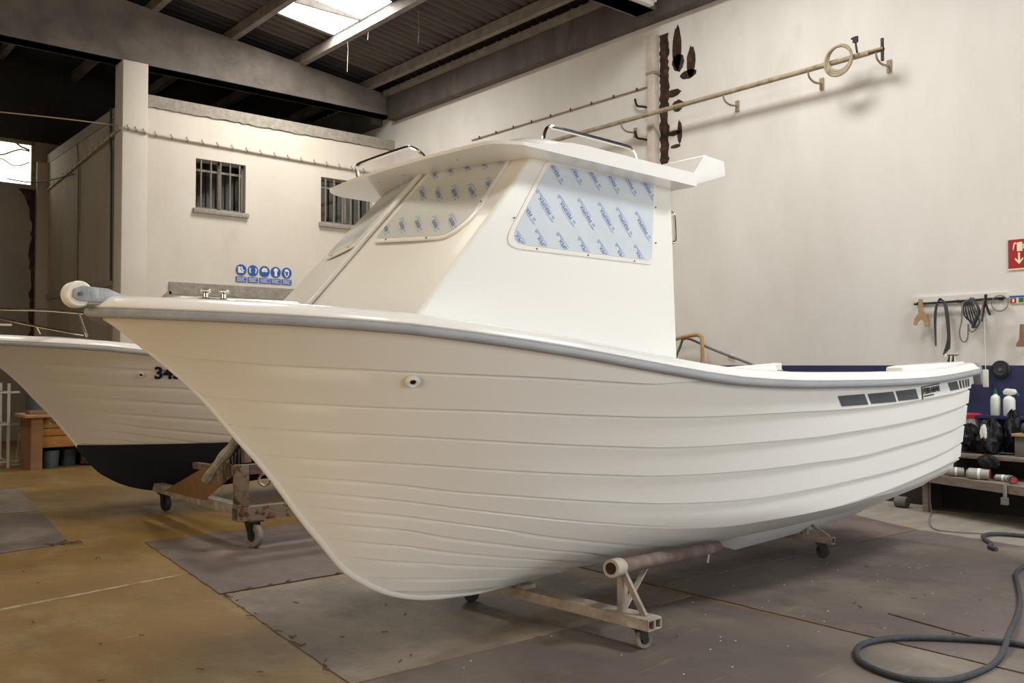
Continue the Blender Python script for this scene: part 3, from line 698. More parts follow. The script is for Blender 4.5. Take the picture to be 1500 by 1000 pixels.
def film_window(name, O, ex, ey, poly, rs, prints, ang, size, film, side, screws, film_in):
    nz = ex.cross(ey).normalized()*side
    to3 = lambda a, b, h: W(O+ex*a+ey*b+nz*h)
    rp = rounded(poly, rs)
    fr = MB(); n = len(rp); inn = inset(rp, .014)
    fr.v = [to3(a, b, -.004) for a, b in rp]+[to3(a, b, .007) for a, b in rp]+[to3(a, b, .010) for a, b in inn]
    fr.f = [(i, (i+1) % n, n+(i+1) % n, n+i) for i in range(n)]+[(n+i, n+(i+1) % n, 2*n+(i+1) % n, 2*n+i) for i in range(n)]+[tuple(range(2*n, 3*n))]
    wd = build(name, fr, M['gelcoat'], boat, ang=40)
    fp = rounded(inset(poly, film_in*.65), [max(r-.01, .02) for r in rs]); m = MB(); n = len(fp)
    m.v = [to3(a, b, .0085) for a, b in fp]+[to3(a, b, .0125) for a, b in fp]
    m.f = [tuple(range(n, 2*n))]+[(i, (i+1) % n, n+(i+1) % n, n+i) for i in range(n)]
    build('protective_film', m, film, wd)
    ca, sa = math.cos(ang), math.sin(ang); t1, t2 = MB(), MB()
    def put(mb, vs, fs, c):
        pts = [(c[0]+(x*ca-y*sa), c[1]+(x*sa+y*ca)) for x, y in vs]
        # keep only print that lies on the film
        idx = {}; keep = []
        for f in fs:
            if all(inpoly(pts[i], fp) for i in f): keep.append(f)
        if keep: mb.add([to3(a, b, .0135) for a, b in pts], keep)
    k = size
    for c in prints:
        put(t1, [(x*k*.88, y*k*1.05) for x, y, _ in PT[0]], PT[1], c)
        for (x0, x1, y0, y1) in ((-2.9*k, .9*k, .62*k, .70*k), (-1.0*k, 2.8*k, -.72*k, -.62*k), (-2.7*k, -2.1*k, -.3*k, .1*k), (2.3*k, 2.8*k, -.3*k, .0*k), (-3.0*k, -2.0*k, .40*k, .50*k), (1.2*k, 2.9*k, -.50*k, -.42*k)):
            vs = []; fs = []
            for q in range(8):
                xa, xb = x0+(x1-x0)*q/8, x0+(x1-x0)*(q+1)/8; i = len(vs); vs += [(xa, y0), (xb, y0), (xb, y1), (xa, y1)]; fs.append((i, i+1, i+2, i+3))
            put(t2, vs, fs, c)
    if t1.v: build('film_lettering', t1, M['print'], wd, weld=False)['kind'] = 'stuff'
    if t2.v: build('film_small_print', t2, M['print2'], wd, weld=False)['kind'] = 'stuff'
    for a, b in screws:
        build('screw', MB().cyl(to3(a, b, .006), to3(a, b, .012), .0045, 8), M['screw'], wd)
# side windows: plane of the cabin side, coordinates (X, z)
for side in (-1, 1):
    pz = lambda z: -.88+.1176*(z-1.7)
    O = V(0, (-1)*side*0+side*abs(pz(0)), 0) if False else V(0, side*-pz(0.0), 0)
    ex = V(1, 0, 0); ey = V(0, -side*.1176, 1.0)
    poly = [(2.93, 2.205), (4.10, 2.195), (4.195, 2.715), (3.30, 2.715)]
    PR = [(3.34, 2.673), (3.487, 2.69), (3.636, 2.68), (3.789, 2.677), (3.937, 2.681), (4.092, 2.676), (3.113, 2.43), (3.251, 2.454), (3.407, 2.445), (3.559, 2.443), (3.717, 2.44), (3.865, 2.428), (4.026, 2.42), (3.066, 2.235), (3.22, 2.235), (3.375, 2.235), (3.535, 2.225), (3.686, 2.222), (3.831, 2.215), (3.989, 2.22)]
    sc = [(3.03, 2.365), (3.17, 2.213), (3.55, 2.209), (3.93, 2.205), (4.135, 2.33), (4.165, 2.55)]
    if side == 1: PR = [(x, z) for x, z in PR]
    film_window('side_window', O, ex, ey, poly, [.13, .05, .04, .04], PR, math.radians(130), .033, M['film_side'], 1 if side == -1 else -1, sc, .035)
# front windows: plane through the ridge and the front corner
nf = (A1-A0).cross(R1-A0).normalized()
if nf.x > 0: nf = -nf
for side in (-1, 1):
    def fx(y, z):                     # X on the port front plane for y (negative), z
        return A0.x-((y-A0.y)*nf.y+(z-A0.z)*nf.z)/nf.x
    o3 = V(fx(-.4, 2.45), -.4, 2.45)
    exv = (V(fx(-.5, 2.45), -.5, 2.45)-o3).normalized()
    eyv = nf.cross(exv).normalized()
    if eyv.z < 0: eyv = -eyv
    def to2(y, z): p = V(fx(y, z), y, z)-o3; return (p.dot(exv), p.dot(eyv))
    poly = [to2(-.095, 2.275), to2(-.655, 2.245), to2(-.71, 2.36), to2(-.625, 2.74), to2(-.06, 2.72), to2(-.075, 2.45)]
    PR = [to2(*p) for p in [(-.112, 2.704), (-.212, 2.717), (-.326, 2.722), (-.442, 2.723), (-.545, 2.729), (-.169, 2.562), (-.305, 2.541), (-.423, 2.534), (-.543, 2.529), (-.638, 2.553), (-.119, 2.354), (-.235, 2.355), (-.351, 2.352), (-.48, 2.34), (-.594, 2.339)]]
    sc = [to2(-.2, 2.276), to2(-.5, 2.258), to2(-.675, 2.45), to2(-.1, 2.6)]
    if side == 1:
        mo = lambda p: V(p.x, -p.y, p.z)
        film_window('front_window', mo(o3), mo(exv), mo(eyv), poly, [.04, .09, .06, .05, .03, .03], PR, math.radians(133), .030, M['film_front'], 1 if exv.cross(eyv).dot(nf) < 0 else -1, sc, .03)
    else:
        film_window('front_window', o3, exv, eyv, poly, [.04, .09, .06, .05, .03, .03], PR, math.radians(133), .030, M['film_front'], 1 if exv.cross(eyv).dot(nf) > 0 else -1, sc, .03)
# raised rib down the middle of the windscreen
rib = MB().bar(W(R0+V(-.008, 0, .005)), W(R1+V(-.012, 0, .0)), .05, .02, up=(-.7, 0, .7)); build('windscreen_rib', rib, M['gelcoat'], cabin, bevel=.006)
# roof
def roof_xf(y):
    a = abs(y); return 2.79+.055*(a/.8)**2+(.13*((a-.80)/.13)**2 if a > .80 else 0)
def rth(x, y):
    d = .93-abs(y); sd = .078+.045*smooth(d/.22); fr = smooth((x-roof_xf(y))/.42)
    return .018+(sd-.018)*fr
def rbot(x): return 2.722-.024*(x-2.8)
ys_ = sorted(set([s*v for v in (0, .15, .3, .45, .6, .7, .76, .80, .84, .87, .895, .915, .926, .93) for s in (-1, 1)]))
ts_ = [0, .01, .03, .06, .1, .14, .19, .25, .32, .4, .5, .6, .7, .8, .9, 1.0]
rf = MB(); n1, n2 = len(ys_), len(ts_); XE = 4.38
for top in (1, 0):
    for y in ys_:
        for t in ts_:
            x0 = roof_xf(y); x = x0+(XE-x0)*t
            rf.v.append((x, YC+y, rbot(x)+(rth(x, y) if top else 0)))
for top in (0, 1):
    o = top*n1*n2
    rf.f += [(o+i*n2+j, o+i*n2+j+1, o+(i+1)*n2+j+1, o+(i+1)*n2+j) for i in range(n1-1) for j in range(n2-1)]
H_ = n1*n2
rim = [(i*n2, (i+1)*n2) for i in range(n1-1)]+[(i*n2+n2-1, (i+1)*n2+n2-1) for i in range(n1-1)]+[(j, j+1) for j in range(n2-1)]+[((n1-1)*n2+j, (n1-1)*n2+j+1) for j in range(n2-1)]
rf.f += [(a, b, b+H_, a+H_) for a, b in rim]
roof = build('roof', rf, M['deck'], boat, ang=38)
wing = MB(); wp = [(4.33, 2.690), (4.36, 2.690), (4.674, 2.786), (4.661, 2.879), (4.47, 2.891), (4.36, 2.762), (4.33, 2.755)]
wing.prism([(x, YC-.926, z) for x, z in wp], (0, 1.852, 0)); build('roof_wing', wing, M['deck'], boat, bevel=.006, seg=2)
def rail(name, pts, r=.0125):
    return build(name, MB().tube(spl(pts, 5), r, 10), M['chrome'], roof)
for s in (-1, 1):
    y = YC+s*.72
    rail('roof_side_rail', [(3.31, y, 2.80), (3.33, y, 2.88), (3.36, y, 2.912), (3.42, y, 2.918), (3.7, y, 2.912), (3.96, y, 2.905), (4.02, y, 2.897), (4.06, y, 2.86), (4.075, y, 2.79)])
rail('roof_front_rail', [(3.02, YC+.735, 2.79), (3.0, YC+.725, 2.85), (2.985, YC+.70, 2.885), (2.98, YC+.64, 2.892), (2.975, YC+.4, 2.895), (2.98, YC+.13, 2.898), (2.99, YC+.09, 2.892), (3.03, YC+.05, 2.86), (3.08, YC+.03, 2.80)])
for y in (-.45, 0.08, .35):
    build('visor_screw', MB().cyl((2.93, YC+y, rbot(2.93)-.004), (2.93, YC+y, rbot(2.93)+.004), .007, 8), M['chrome'], roof)
build('grab_handle', MB().tube(spl([(4.36, YC-.70, 2.56), (4.41, YC-.71, 2.555), (4.43, YC-.715, 2.53), (4.425, YC-.725, 2.45), (4.42, YC-.73, 2.39), (4.40, YC-.735, 2.365), (4.34, YC-.735, 2.36)], 5), .011, 10), M['chrome'], boat)
# cockpit engine box and raised stern coaming
build('engine_box', MB().prism([(5.0, YC-.4, .93), (5.0, YC-.4, 1.36), (5.1, YC-.4, 1.42), (5.62, YC-.4, 1.42), (5.76, YC-.4, 1.34), (5.76, YC-.4, .93)], (0, .8, 0)), M['deck'], boat, bevel=.02)
build('stern_coaming', MB().prism([(6.77, YC-1.01, 1.53), (6.77, YC-1.01, 1.588), (6.9, YC-1.01, 1.60), (8.02, YC-.93, 1.635), (8.07, YC-.92, 1.60), (8.07, YC-.92, 1.54)], (0, .14, 0)), M['deck'], boat, bevel=.012)
sc_ = build('stern_cleat', MB().tube([(7.82, YC-.86, 1.685), (7.86, YC-.86, 1.693), (8.02, YC-.86, 1.693), (8.06, YC-.86, 1.70)], .011, 8), M['chrome'], boat)
for x in (7.90, 7.98): build('cleat_post', MB().tube([(x-.012, YC-.86, 1.625), (x, YC-.86, 1.69)], [.018, .009], 8), M['chrome'], sc_)
# decals on the topside
def on_plank(X, z, lift=.004):
    for k in range(12):
        zu, zl = lap(k, X), lap(k+1, X)
        if zu-zl > .02 and zl < z <= zu+.01: return hp(X, z, -1, 0.0015+.019*(.35+.65*smooth((8.0-X)/.3))*(zu-z)/(zu-zl)+lift)
    return hp(X, z, -1, .03)
def decal(name, quad, m_, nu=8, nv=3, off=.021):
    mb = MB().grid(lambda u, v: on_plank(quad[0][0]*(1-u)*(1-v)+quad[1][0]*u*(1-v)+quad[2][0]*u*v+quad[3][0]*(1-u)*v, quad[0][1]*(1-u)*(1-v)+quad[1][1]*u*(1-v)+quad[2][1]*u*v+quad[3][1]*(1-u)*v), nu, nv)
    return build(name, mb, m_, boat)
for q in ([(5.513, 1.401), (5.858, 1.408), (5.931, 1.335), (5.587, 1.333)], [(5.905, 1.407), (6.277, 1.416), (6.352, 1.343), (5.975, 1.339)], [(6.32, 1.418), (6.672, 1.428), (6.745, 1.354), (6.39, 1.347)], [(7.355, 1.463), (7.578, 1.474), (7.645, 1.408), (7.425, 1.399)]):
    decal('stripe_decal', q, M['decal'])
for x in (7.64, 7.72, 7.80, 7.87):
    decal('stripe_decal', [(x, 1.476+.045*(x-7.64)), (x+.038, 1.478+.045*(x-7.64)), (x+.075, 1.414+.045*(x-7.64)), (x+.037, 1.412+.045*(x-7.64))], M['decal'], 3)
tv, tf = text_geo('FIBRAMAR', 1.0, .035)
lg = MB()
def lmap(a, b):
    X = 6.84+.34*a; z = 1.372+.062*b+.02*a; return on_plank(X-.02*b, z, .005)
xs0 = [p[0] for p in tv]; w0, w1 = min(xs0), max(xs0); ys0 = [p[1] for p in tv]; h0, h1 = min(ys0), max(ys0)
lg.add([lmap((x-w0)/(w1-w0), .18+.75*(y-h0)/(h1-h0)) for x, y, _ in tv], tf)
def lbar(a0, a1, b0, b1):
    lg.add([lmap(a0, b0), lmap(a1, b0), lmap(a1, b1), lmap(a0, b1)], [(0, 1, 2, 3)])
lbar(-.10, 1.0, 1.02, 1.14); lbar(-.10, -.05, -.35, 1.1); lbar(0, .6, -.12, .02)
build('logo_decal', lg, M['black'], boat, weld=False)

# ================================================================== FAR BOAT (same hull)
boat2 = thing('boat', (4.6+.40, YC+5.93, 0), 'white open boat with navy antifouling bottom behind the cabin boat', 'boat')
DX, DY = .40, 5.93
_at = boat2.location.copy(); ORIG[boat2.name] = Vector((4.6, YC, 0))
DRAIN = (2.649, 1.517)
make_boat(boat2, M['gelcoat2'], .010, .020)
ORIG[boat2.name] = _at
ZW = .765
af = MB(); rows = []
for x in [2.27+.03*i for i in range(12)]+[2.65+.12*i for i in range(45)]:
    if x > 8: break
    r = []
    for i in range(-24, 25):
        z = zk(x)-.004+(max(ZW, zk(x))-zk(x))*(abs(i)/24)**1.4
        s = 1 if i > 0 else -1; p = hp(x, z, s, .0) if i else V(x, YC, zk(x))
        n = nrm(x, max(z, zk(x)+.01)); bb = half(x, z)+.034*min(1, 3*abs(i)/24+.6)
        r.append((x+DX-.0, YC+DY+s*bb if i else YC+DY, z-(.012 if abs(i) < 3 else .0)))
    rows.append(r)
af.v = [p for r in rows for p in r]; q = 49
af.f = [(i*q+j, i*q+j+1, (i+1)*q+j+1, (i+1)*q+j) for i in range(len(rows)-1) for j in range(q-1)]
build('antifouling_bottom', af, M['navy'], boat2)
fs = MB(); rws = []
for p in [pp for pp in spl([V(x, YC, z) for x, z in zip(KX, KZ) if x < 4.4], 3) if pp.z < ZW]:
    rws.append(p)
for i in range(len(rws)-1): pass
fs.tube([V(p.x+DX+.022, p.y+DY, p.z+.018) for p in rws], .042, 10); build('antifouling_stem', fs, M['navy'], boat2)
tv, tf = text_geo('345', .17, .006)
tm = MB(); tm.add([V(0, 0, 0)+hp(2.884+x-.226*y, 1.528+y, -1, .022)+V(DX, DY, 0) for x, y, _ in tv], tf); build('registration_number', tm, M['navytext'], boat2, weld=False)
# bow rail of polished tube
br = build('bow_rail', MB().tube(spl([(1.2, 9.96, 2.16), (1.81, 9.6, 2.13), (2.16, 9.52, 2.13), (2.50, 9.46, 2.11)], 6), .0125, 8), M['chrome'], boat2)
build('mid_rail', MB().tube([(1.2, 9.92, 2.12), (1.81, 9.6, 2.04), (2.16, 9.55, 1.965), (2.52, 9.52, 1.90)], .011, 8), M['chrome'], boat2)
build('stanchion', MB().tube([(2.46, 9.47, 2.11), (2.55, 9.50, 1.88)], .0115, 8), M['chrome'], boat2)
build('stanchion', MB().tube([(2.10, 9.56, 1.98), (2.14, 9.56, 1.90)], .011, 8), M['chrome'], boat2)
c2 = build('deck_cleat', MB().bar((1.72, 9.72, 1.985), (1.92, 9.66, 1.985), .03, .02), M['deck'], boat2, bevel=.006)
build('cleat_foot', MB().lathe([(.035, 0), (.02, .01), (.02, .07)], (1.80, 9.69, 1.91), (0, 0, 1), 12), M['chrome'], c2)

# ================================================================== CRADLES AND TROLLEY
def castor(parent, x, y, r, ztop, yaw, tyre, w_=.04):
    a = V(math.cos(yaw), math.sin(yaw), 0); b = V(-a.y, a.x, 0); c = V(x, y, r+.007)
    wh = build('castor_wheel', MB().lathe([(r*.35, -w_*.5), (r*.9, -w_*.5), (r, -w_*.3), (r, w_*.3), (r*.9, w_*.5), (r*.35, w_*.5)], c, b, 24), tyre, parent)
    build('wheel_hub', MB().lathe([(.008, -w_*.62), (r*.5, -w_*.56), (r*.5, w_*.56), (.008, w_*.62)], c, b, 16), M['dark'], wh)
    f = MB(); top = c-a*(-.25*r)+V(0, 0, ztop-c.z-.012)
    for s in (-1, 1):
        o = b*s*w_*.72
        f.prism([c+o-a*.016-V(0, 0, .016), c+o+a*.016-V(0, 0, .016), V(top.x, top.y, ztop-.012)+o+a*r*.5, V(top.x, top.y, ztop-.012)+o-a*r*.5], b*.004*s)
    f.cyl(c-b*w_*.85, c+b*w_*.85, .010, 10)
    f.add([V(top.x, top.y, z)+a*i*r*.75+b*j*w_*1.1 for z in (ztop-.012, ztop) for i, j in ((-1, -1), (1, -1), (1, 1), (-1, 1))], [(0, 1, 2, 3), (7, 6, 5, 4), (0, 4, 5, 1), (1, 5, 6, 2), (2, 6, 7, 3), (3, 7, 4, 0)])
    build('castor_fork', f, M['dark'], parent)
def hollow(mb, p, q, s, t=.006):
    """square tube with open ends"""
    p, q = Vector(p), Vector(q); d = (q-p).normalized(); a = d.cross(V(0, 0, 1)).normalized(); b = a.cross(d)
    R = []
    for k in (s/2, s/2-t):
        for e in (p, q): R.append([e+i*a*k+j*b*k for i, j in ((-1, -1), (1, -1), (1, 1), (-1, 1))])
    v = [x for r in R for x in r]; f = []
    for i in range(4):
        j = (i+1) % 4
        f += [(i, j, 4+j, 4+i), (8+i, 12+i, 12+j, 8+j), (i, 8+i, 8+j, j), (4+i, 4+j, 12+j, 12+i)]
    mb.add(v, f)
cr = thing('cradle', (3.85, 4.15, 0), 'cream steel castor cradle with padded pole under the bow of the cabin boat', 'cradle')
dv = V(3.763-3.878, 4.885-3.444, 0).normalized(); nv_ = V(dv.y, -dv.x, 0)
e0 = V(3.895, 3.375, .155); e1 = e0+dv*1.62
for s, nm in ((-1, 'crossbeam'), (1, 'crossbeam')):
    m = MB(); hollow(m, e0+nv_*s*.031, e1+nv_*s*.031, .06); build(nm, m, M['frame'], cr)
build('beam_plate', MB().bar(e0+V(0, 0, .032)+dv*.005, e0+V(0, 0, .032)+dv*.25, .122, .004), M['frame'], cr)
castor(cr, 3.885, 3.455, .053, .125, 2.85, M['tyre']); castor(cr, 3.765, 4.885, .053, .125, 2.6, M['dark'])
pb = V(3.872, 3.60, .185)
build('post', MB().bar(pb, pb+V(0, 0, .225), .045, .045, up=(1, 0, 0)), M['frame'], cr, bevel=.003)
build('brace', MB().bar(e0+dv*.08+V(.01, 0, .03), pb+V(-.02, -.03, .23), .036, .02, up=(1, 0, 0)), M['frame'], cr)
build('brace', MB().bar(pb+V(.03, .02, 0), pb+V(.34, .10, .215), .03, .012), M['frame'], cr)
build('keel_block', MB().box(3.76, 3.86, YC-.04, YC+.04, .186, .212), M['frame'], cr)
pole0 = V(3.76, 3.575, .452); pole1 = V(5.19, 3.93, .335); dpl = (pole1-pole0).normalized()
pol = build('bunk_pole', MB().tube([pole0, pole1], .043, 16), M['browntube'], cr)
build('pole_padding', MB().tube([pole0-dpl*.012, pole0+dpl*.085, pole0+dpl*.10], [.052, .052, .048], 18), M['pad_tape'], pol)
build('pole_core', MB().tube([pole0-dpl*.016, pole0], .034, 14), M['rust'], pol)
build('tape_tail', MB().bar(pole0+dpl*1.28+V(0, -.03, -.03), pole0+dpl*1.26+V(0, -.03, -.085), .02, .004, up=(0, 1, 0)), M['pad_tape'], pol)
cr2 = thing('cradle', (6.9, 4.5, 0), 'small steel castor cradle under the skeg near the stern of the cabin boat', 'cradle')
m = MB(); hollow(m, (6.88, 4.03, .152), (6.83, 5.0, .152), .055); build('crossbeam', m, M['frame'], cr2)
castor(cr2, 6.86, 4.118, .053, .125, 2.2, M['dark']); castor(cr2, 6.84, 4.93, .053, .125, 2.4, M['dark'])
build('brace', MB().bar((6.875, 4.07, .18), (6.86, 4.30, .30), .025, .02, up=(1, 0, 0)), M['frame'], cr2)
build('post', MB().bar((6.86, 4.27, .15), (6.86, 4.27, .285), .035, .035, up=(1, 0, 0)), M['frame'], cr2)
build('brace', MB().bar((6.84, 4.97, .18), (6.84, 4.74, .30), .025, .02, up=(1, 0, 0)), M['frame'], cr2)
build('post', MB().bar((6.84, 4.77, .15), (6.84, 4.77, .285), .035, .035, up=(1, 0, 0)), M['frame'], cr2)

tr = thing('boat_trolley', (4.6, 8.9, 0), 'flaking rusted box-section trolley on big castors under the far boat', 'trolley')
cx, cy = 3.40, 7.62
m = MB(); hollow(m, (3.27, cy, .30), (6.2, cy, .30), .12, .008); build('side_rail', m, M['rustframe'], tr)
m = MB(); hollow(m, (3.385, cy, .685), (6.2, cy, .69), .085, .006); build('upper_rail', m, M['browntube'], tr)
build('corner_post', MB().box(3.27, 3.38, cy-.05, cy+.05, .362, .73), M['rustframe'], tr, bevel=.006)
build('corner_post', MB().box(6.06, 6.17, cy-.05, cy+.05, .362, .73), M['rustframe'], tr, bevel=.006)
build('crossbeam', MB().bar((3.42, cy+.06, .30), (3.52, 10.6, .245), .10, .09), M['frame'], tr)
build('crossbeam', MB().bar((6.0, cy+.06, .30), (6.0, 10.6, .25), .10, .09), M['frame'], tr)
build('crossbeam', MB().bar((3.34, cy+.05, .66), (3.45, 9.0, .60), .06, .06), M['browntube'], tr)
castor(tr, 3.42, 7.555, .105, .24, 1.8, M['tyre'], .06); castor(tr, 3.53, 10.06, .09, .20, 1.65, M['dark'], .055)
castor(tr, 5.95, 7.6, .105, .24, 1.2, M['tyre'], .06); castor(tr, 5.95, 10.2, .09, .205, 1.2, M['dark'], .055)
pp = build('support_post', MB().bar((3.42, 7.72, .735), (3.40, 7.74, 1.02), .075, .06, up=(1, 0, 0)), M['browntube'], tr)
pd = MB(); pts = spl([(3.14, 7.95, .56), (3.22, 7.88, .72), (3.30, 7.80, .86), (3.37, 7.74, .99)], 4)
pd.tube(pts, [.045+.006*math.sin(i*1.3) for i in range(len(pts))], 9); build('support_padding', pd, M['padding'], tr)
pd = MB()
for i in range(7):
    x = 3.2+.03*i; pd.add([(x, 7.86-.01*i, .66+.03*i), (x+.03, 7.86, .67+.03*i), (x+.03+random.uniform(-.02, .02), 7.84, .50+random.uniform(-.06, .08))], [(0, 1, 2)])
build('torn_wrap', pd, M['padding'], tr)
one('cardboard_sheet', MB().prism([(3.31, 9.50, .305), (3.30, 8.0, .765), (3.34, 7.74, .66), (3.36, 8.55, .31), (3.34, 9.1, .305)], (.012, 0, .004)), M['cardboard'], 'brown cardboard sheet leaning inside the rusted trolley below the navy hull', 'cardboard')

# ================================================================== HOSES AND CABLES ON THE FLOOR
def floor_tube(name, pts, r, m, label, cat, z=None):
    P = spl([(x, y, (z or 0)+.0085+r) if len(q) < 1 else (x, y, .0085+r+q[0]) for x, y, *q in pts], 8)
    return one(name, MB().tube(P, r, 10), m, label, cat)
floor_tube('air_hose', [(5.2, 1.3), (5.5, 1.9), (5.51, 2.13), (5.35, 2.37), (5.13, 2.58), (4.92, 2.66), (4.74, 2.64), (4.56, 2.52), (4.48, 2.34), (4.50, 2.20), (4.63, 2.08), (4.93, 2.04), (5.21, 2.07), (5.45, 2.13, .03), (5.62, 2.18, .03), (6.18, 2.35), (6.54, 2.47), (7.03, 2.67), (7.34, 2.80), (7.62, 2.86), (8.0, 2.86), (8.6, 2.7)], .0165, M['hose'], 'thick dusty black hose looping across the boards at lower right', 'hose')
floor_tube('rubber_hose', [(9.1, 2.9), (9.05, 3.36), (8.95, 3.58), (8.78, 3.62), (8.60, 3.54), (8.42, 3.41), (8.28, 3.37), (8.2, 3.28)], .018, M['hose'], 'short black hose end lying by the bench at the right edge', 'hose')
floor_tube('thin_cable', [(9.80, 4.58), (9.55, 4.48), (9.24, 4.34), (8.95, 4.19), (8.80, 4.05), (8.83, 3.88), (8.93, 3.68), (9.15, 3.2), (9.2, 2.8)], .006, M['cablegrey'], 'thin grey cable running along the floor from the bench leg', 'cable')
floor_tube('flat_cable', [(5.30, 1.95), (5.55, 2.02), (5.8, 2.05), (6.1, 2.0)], .006, M['cablegrey'], 'short thin cable crossing under the thick hose at right edge', 'cable')

# ================================================================== PIPES, CONDUITS, LAMPS ON THE WALLS
pz_ = 5.34; xp = XR-.30
pw = thing('water_pipe', (xp, 9, pz_), 'long dusty cream pipe on hooks high along the white wall', 'pipe')
build('pipe_run', MB().tube([(xp, 14.5, pz_), (xp, 11, pz_), (xp, 8, pz_), (xp, 5.45, pz_)], .034, 12), M['pipe'], pw)
for y in (13.6, 11.6, 9.45, 7.55, 6.25, 5.35):
    h = MB().tube(spl([(XR-.01, y, pz_-.12), (xp+.12, y, pz_-.14), (xp, y, pz_-.10), (xp-.03, y, pz_-.03)], 4), .014, 6)
    h.box(XR-.02, XR-.004, y-.03, y+.03, pz_-.2, pz_-.05)
    build('pipe_hook', h, M['clip'], pw)
tp = build('tap', MB().cyl((xp, 5.45, pz_), (xp, 5.27, pz_), .028, 10), M['brass'], pw)
build('tap_handle', MB().box(xp-.012, xp+.012, 5.27, 5.30, pz_-.14, pz_+.13), M['dark'], tp)
ck_ = MB()
for i in range(3):
    r = .155+.012*i; ck_.tube([V(xp-.06-.016*i, 5.80+r*math.cos(a), pz_+.015-.02*i+r*math.sin(a)) for a in [2*PI*k/28 for k in range(28)]], .018, 6, closed=True)
one('coiled_wire', ck_, M['pipe'], 'small coil of stiff wire hung over the end of the wall pipe', 'coil')
one('hanging_hook', MB().tube(spl([(xp-.06, 5.57, pz_+.02), (xp-.06, 5.585, pz_+.12), (xp-.06, 5.59, pz_+.20), (xp-.05, 5.65, pz_+.21)], 4), .012, 6).box(xp-.075, xp-.045, 5.56, 5.62, pz_+.15, pz_+.22), M['dark'], 'dark iron hook sticking up from the pipe beside the wire coil', 'hook')
def conduit(name, p, q, label, clips, r=.022, m_='conduit', cl='clip'):
    p, q = V(*p), V(*q); t = thing(name, p, label, 'conduit'); build('conduit_run', MB().tube([p, p.lerp(q, .5), q], r, 8), M[m_], t)
    d = (q-p).normalized()
    for k in range(clips):
        c = p.lerp(q, (k+.5)/clips); build('clip', MB().tube([c-d*.015, c+d*.015], r*1.35, 8).bar(c-d*.012+V(0, 0, r), c-d*.012+V(0, 0, r*3), .02, .012, up=d), M[cl], t)
    return t
conduit('wall_conduit', (5.34, YW-.03, 5.70), (10.45, YW-.03, 5.63), 'cream conduit with brown clips above the barred windows', 18)
conduit('wall_conduit', (4.88, YW-.02, 5.72), (4.93, 21.5, 5.42), 'conduit running back along the dim side of the office block', 14)
conduit('wall_conduit', (4.92, YW-.105, 5.72), (5.32, YW-.105, 5.69), 'short conduit wrapped round the front of the pillar', 3)
conduit('wall_conduit', (XR-.02, 13.6, 5.89), (XR-.02, 9.15, 5.87), 'thin clipped cable run on the white wall left of the downpipe', 9, .012, 'clip', 'dark')
one('wall_pipe', MB().tube([(4.90, 16.95, 6.2), (4.90, 16.92, 5.5), (4.90, 16.88, 5.45), (4.90, 16.83, 3.1)], .02, 8), M['bluepipe'], 'thin dark blue pipe down the side of the block behind the pillar', 'pipe')
one('wall_cable', MB().tube([(4.93, 19.25, 6.0), (4.93, 19.1, 5.6), (4.93, 19.02, 5.4), (4.93, 19.0, 4.2)], .012, 6), M['clip'], 'cable hanging down the dim side wall left of the blue pipe', 'cable')
one('wall_joint', MB().tube([(4.94, 19.15, 5.5), (4.94, 19.12, 3.2)], .010, 6), M['soot'], 'dark vertical wire down the middle of the dim side wall', 'cable')
one('overhead_wire', MB().tube(spl([(1.0, 16.3, 5.52), (3.0, 16.32, 5.66), (4.0, 16.4, 5.74), (4.88, 16.5, 5.80)], 5), .011, 6), M['clip'], 'pale wire strung through the dark under the concrete beam', 'wire')
one('slack_wire', MB().tube(spl([(4.1, 21.3, 5.52), (4.6, 21.0, 5.46), (4.9, 19.3, 5.40)], 6), .012, 6), M['dark'], 'thin dark wire from far window to the dim side wall', 'wire')
# downpipe and rusty gap on the right wall
dp = thing('downpipe', (XR-.08, 9.02, 0), 'white square downpipe on the wall beside a rusty vertical gap', 'pipe')
build('pipe_run', MB().box(XR-.135, XR-.006, 8.965, 9.10, .003, 6.62), M['conduit'], dp, bevel=.008)
for z in (6.0, 4.3, 2.8): build('strap', MB().box(XR-.14, XR-.006, 8.945, 9.12, z, z+.04), M['clip'], dp)
for z, l in ((5.52, .35), (5.02, .3)): build('bracket', MB().tube(spl([(XR-.05, 9.10, z), (XR-.07, 9.25, z+.05), (XR-.07, 9.36, z+.09), (XR-.07, 9.40, z+.2)], 4), .018, 6), M['dark'], dp)
def streak(y0, y1, z0, z1, n, amp):
    L_ = [(XR-.006, y0+random.uniform(-amp, amp), z0+(z1-z0)*i/n) for i in range(n+1)]
    R_ = [(XR-.006, y1+random.uniform(-amp, amp)*1.4, z0+(z1-z0)*i/n) for i in range(n, -1, -1)]
    return MB().prism(L_+R_, (.006, 0, 0))
struct('trim_11', streak(8.955, 8.79, 1.7, 6.6, 90, .02), M['rust'])
def blob(y, z, ry, rz, n=18):
    return [(XR-.004, y+ry*math.cos(a)*random.uniform(.85, 1.08), z+rz*math.sin(a)*random.uniform(.85, 1.08)) for a in [2*PI*k/n for k in range(n)]]
bl = MB()
for y, z, ry, rz in ((8.62, 6.32, .09, .34), (8.60, 6.1, .12, .14), (8.36, 6.05, .08, .24), (8.42, 5.88, .16, .07), (8.70, 5.66, .15, .06), (8.62, 5.46, .12, .09), (8.58, 5.05, .045, .18), (8.70, 5.06, .13, .04), (8.66, 4.86, .1, .03)):
    bl.prism(blob(y, z, ry, rz), (.003, 0, 0))
struct('trim_12', bl, M['rust'])
fl_ = thing('batten_light', (9.5, 9.05, 6.80), 'long unlit white fluorescent batten below the roof beam', 'light')
build('batten', MB().box(8.3, 10.05, 8.62, 8.74, 6.90, 6.97), M['lamp_white'], fl_, bevel=.01)
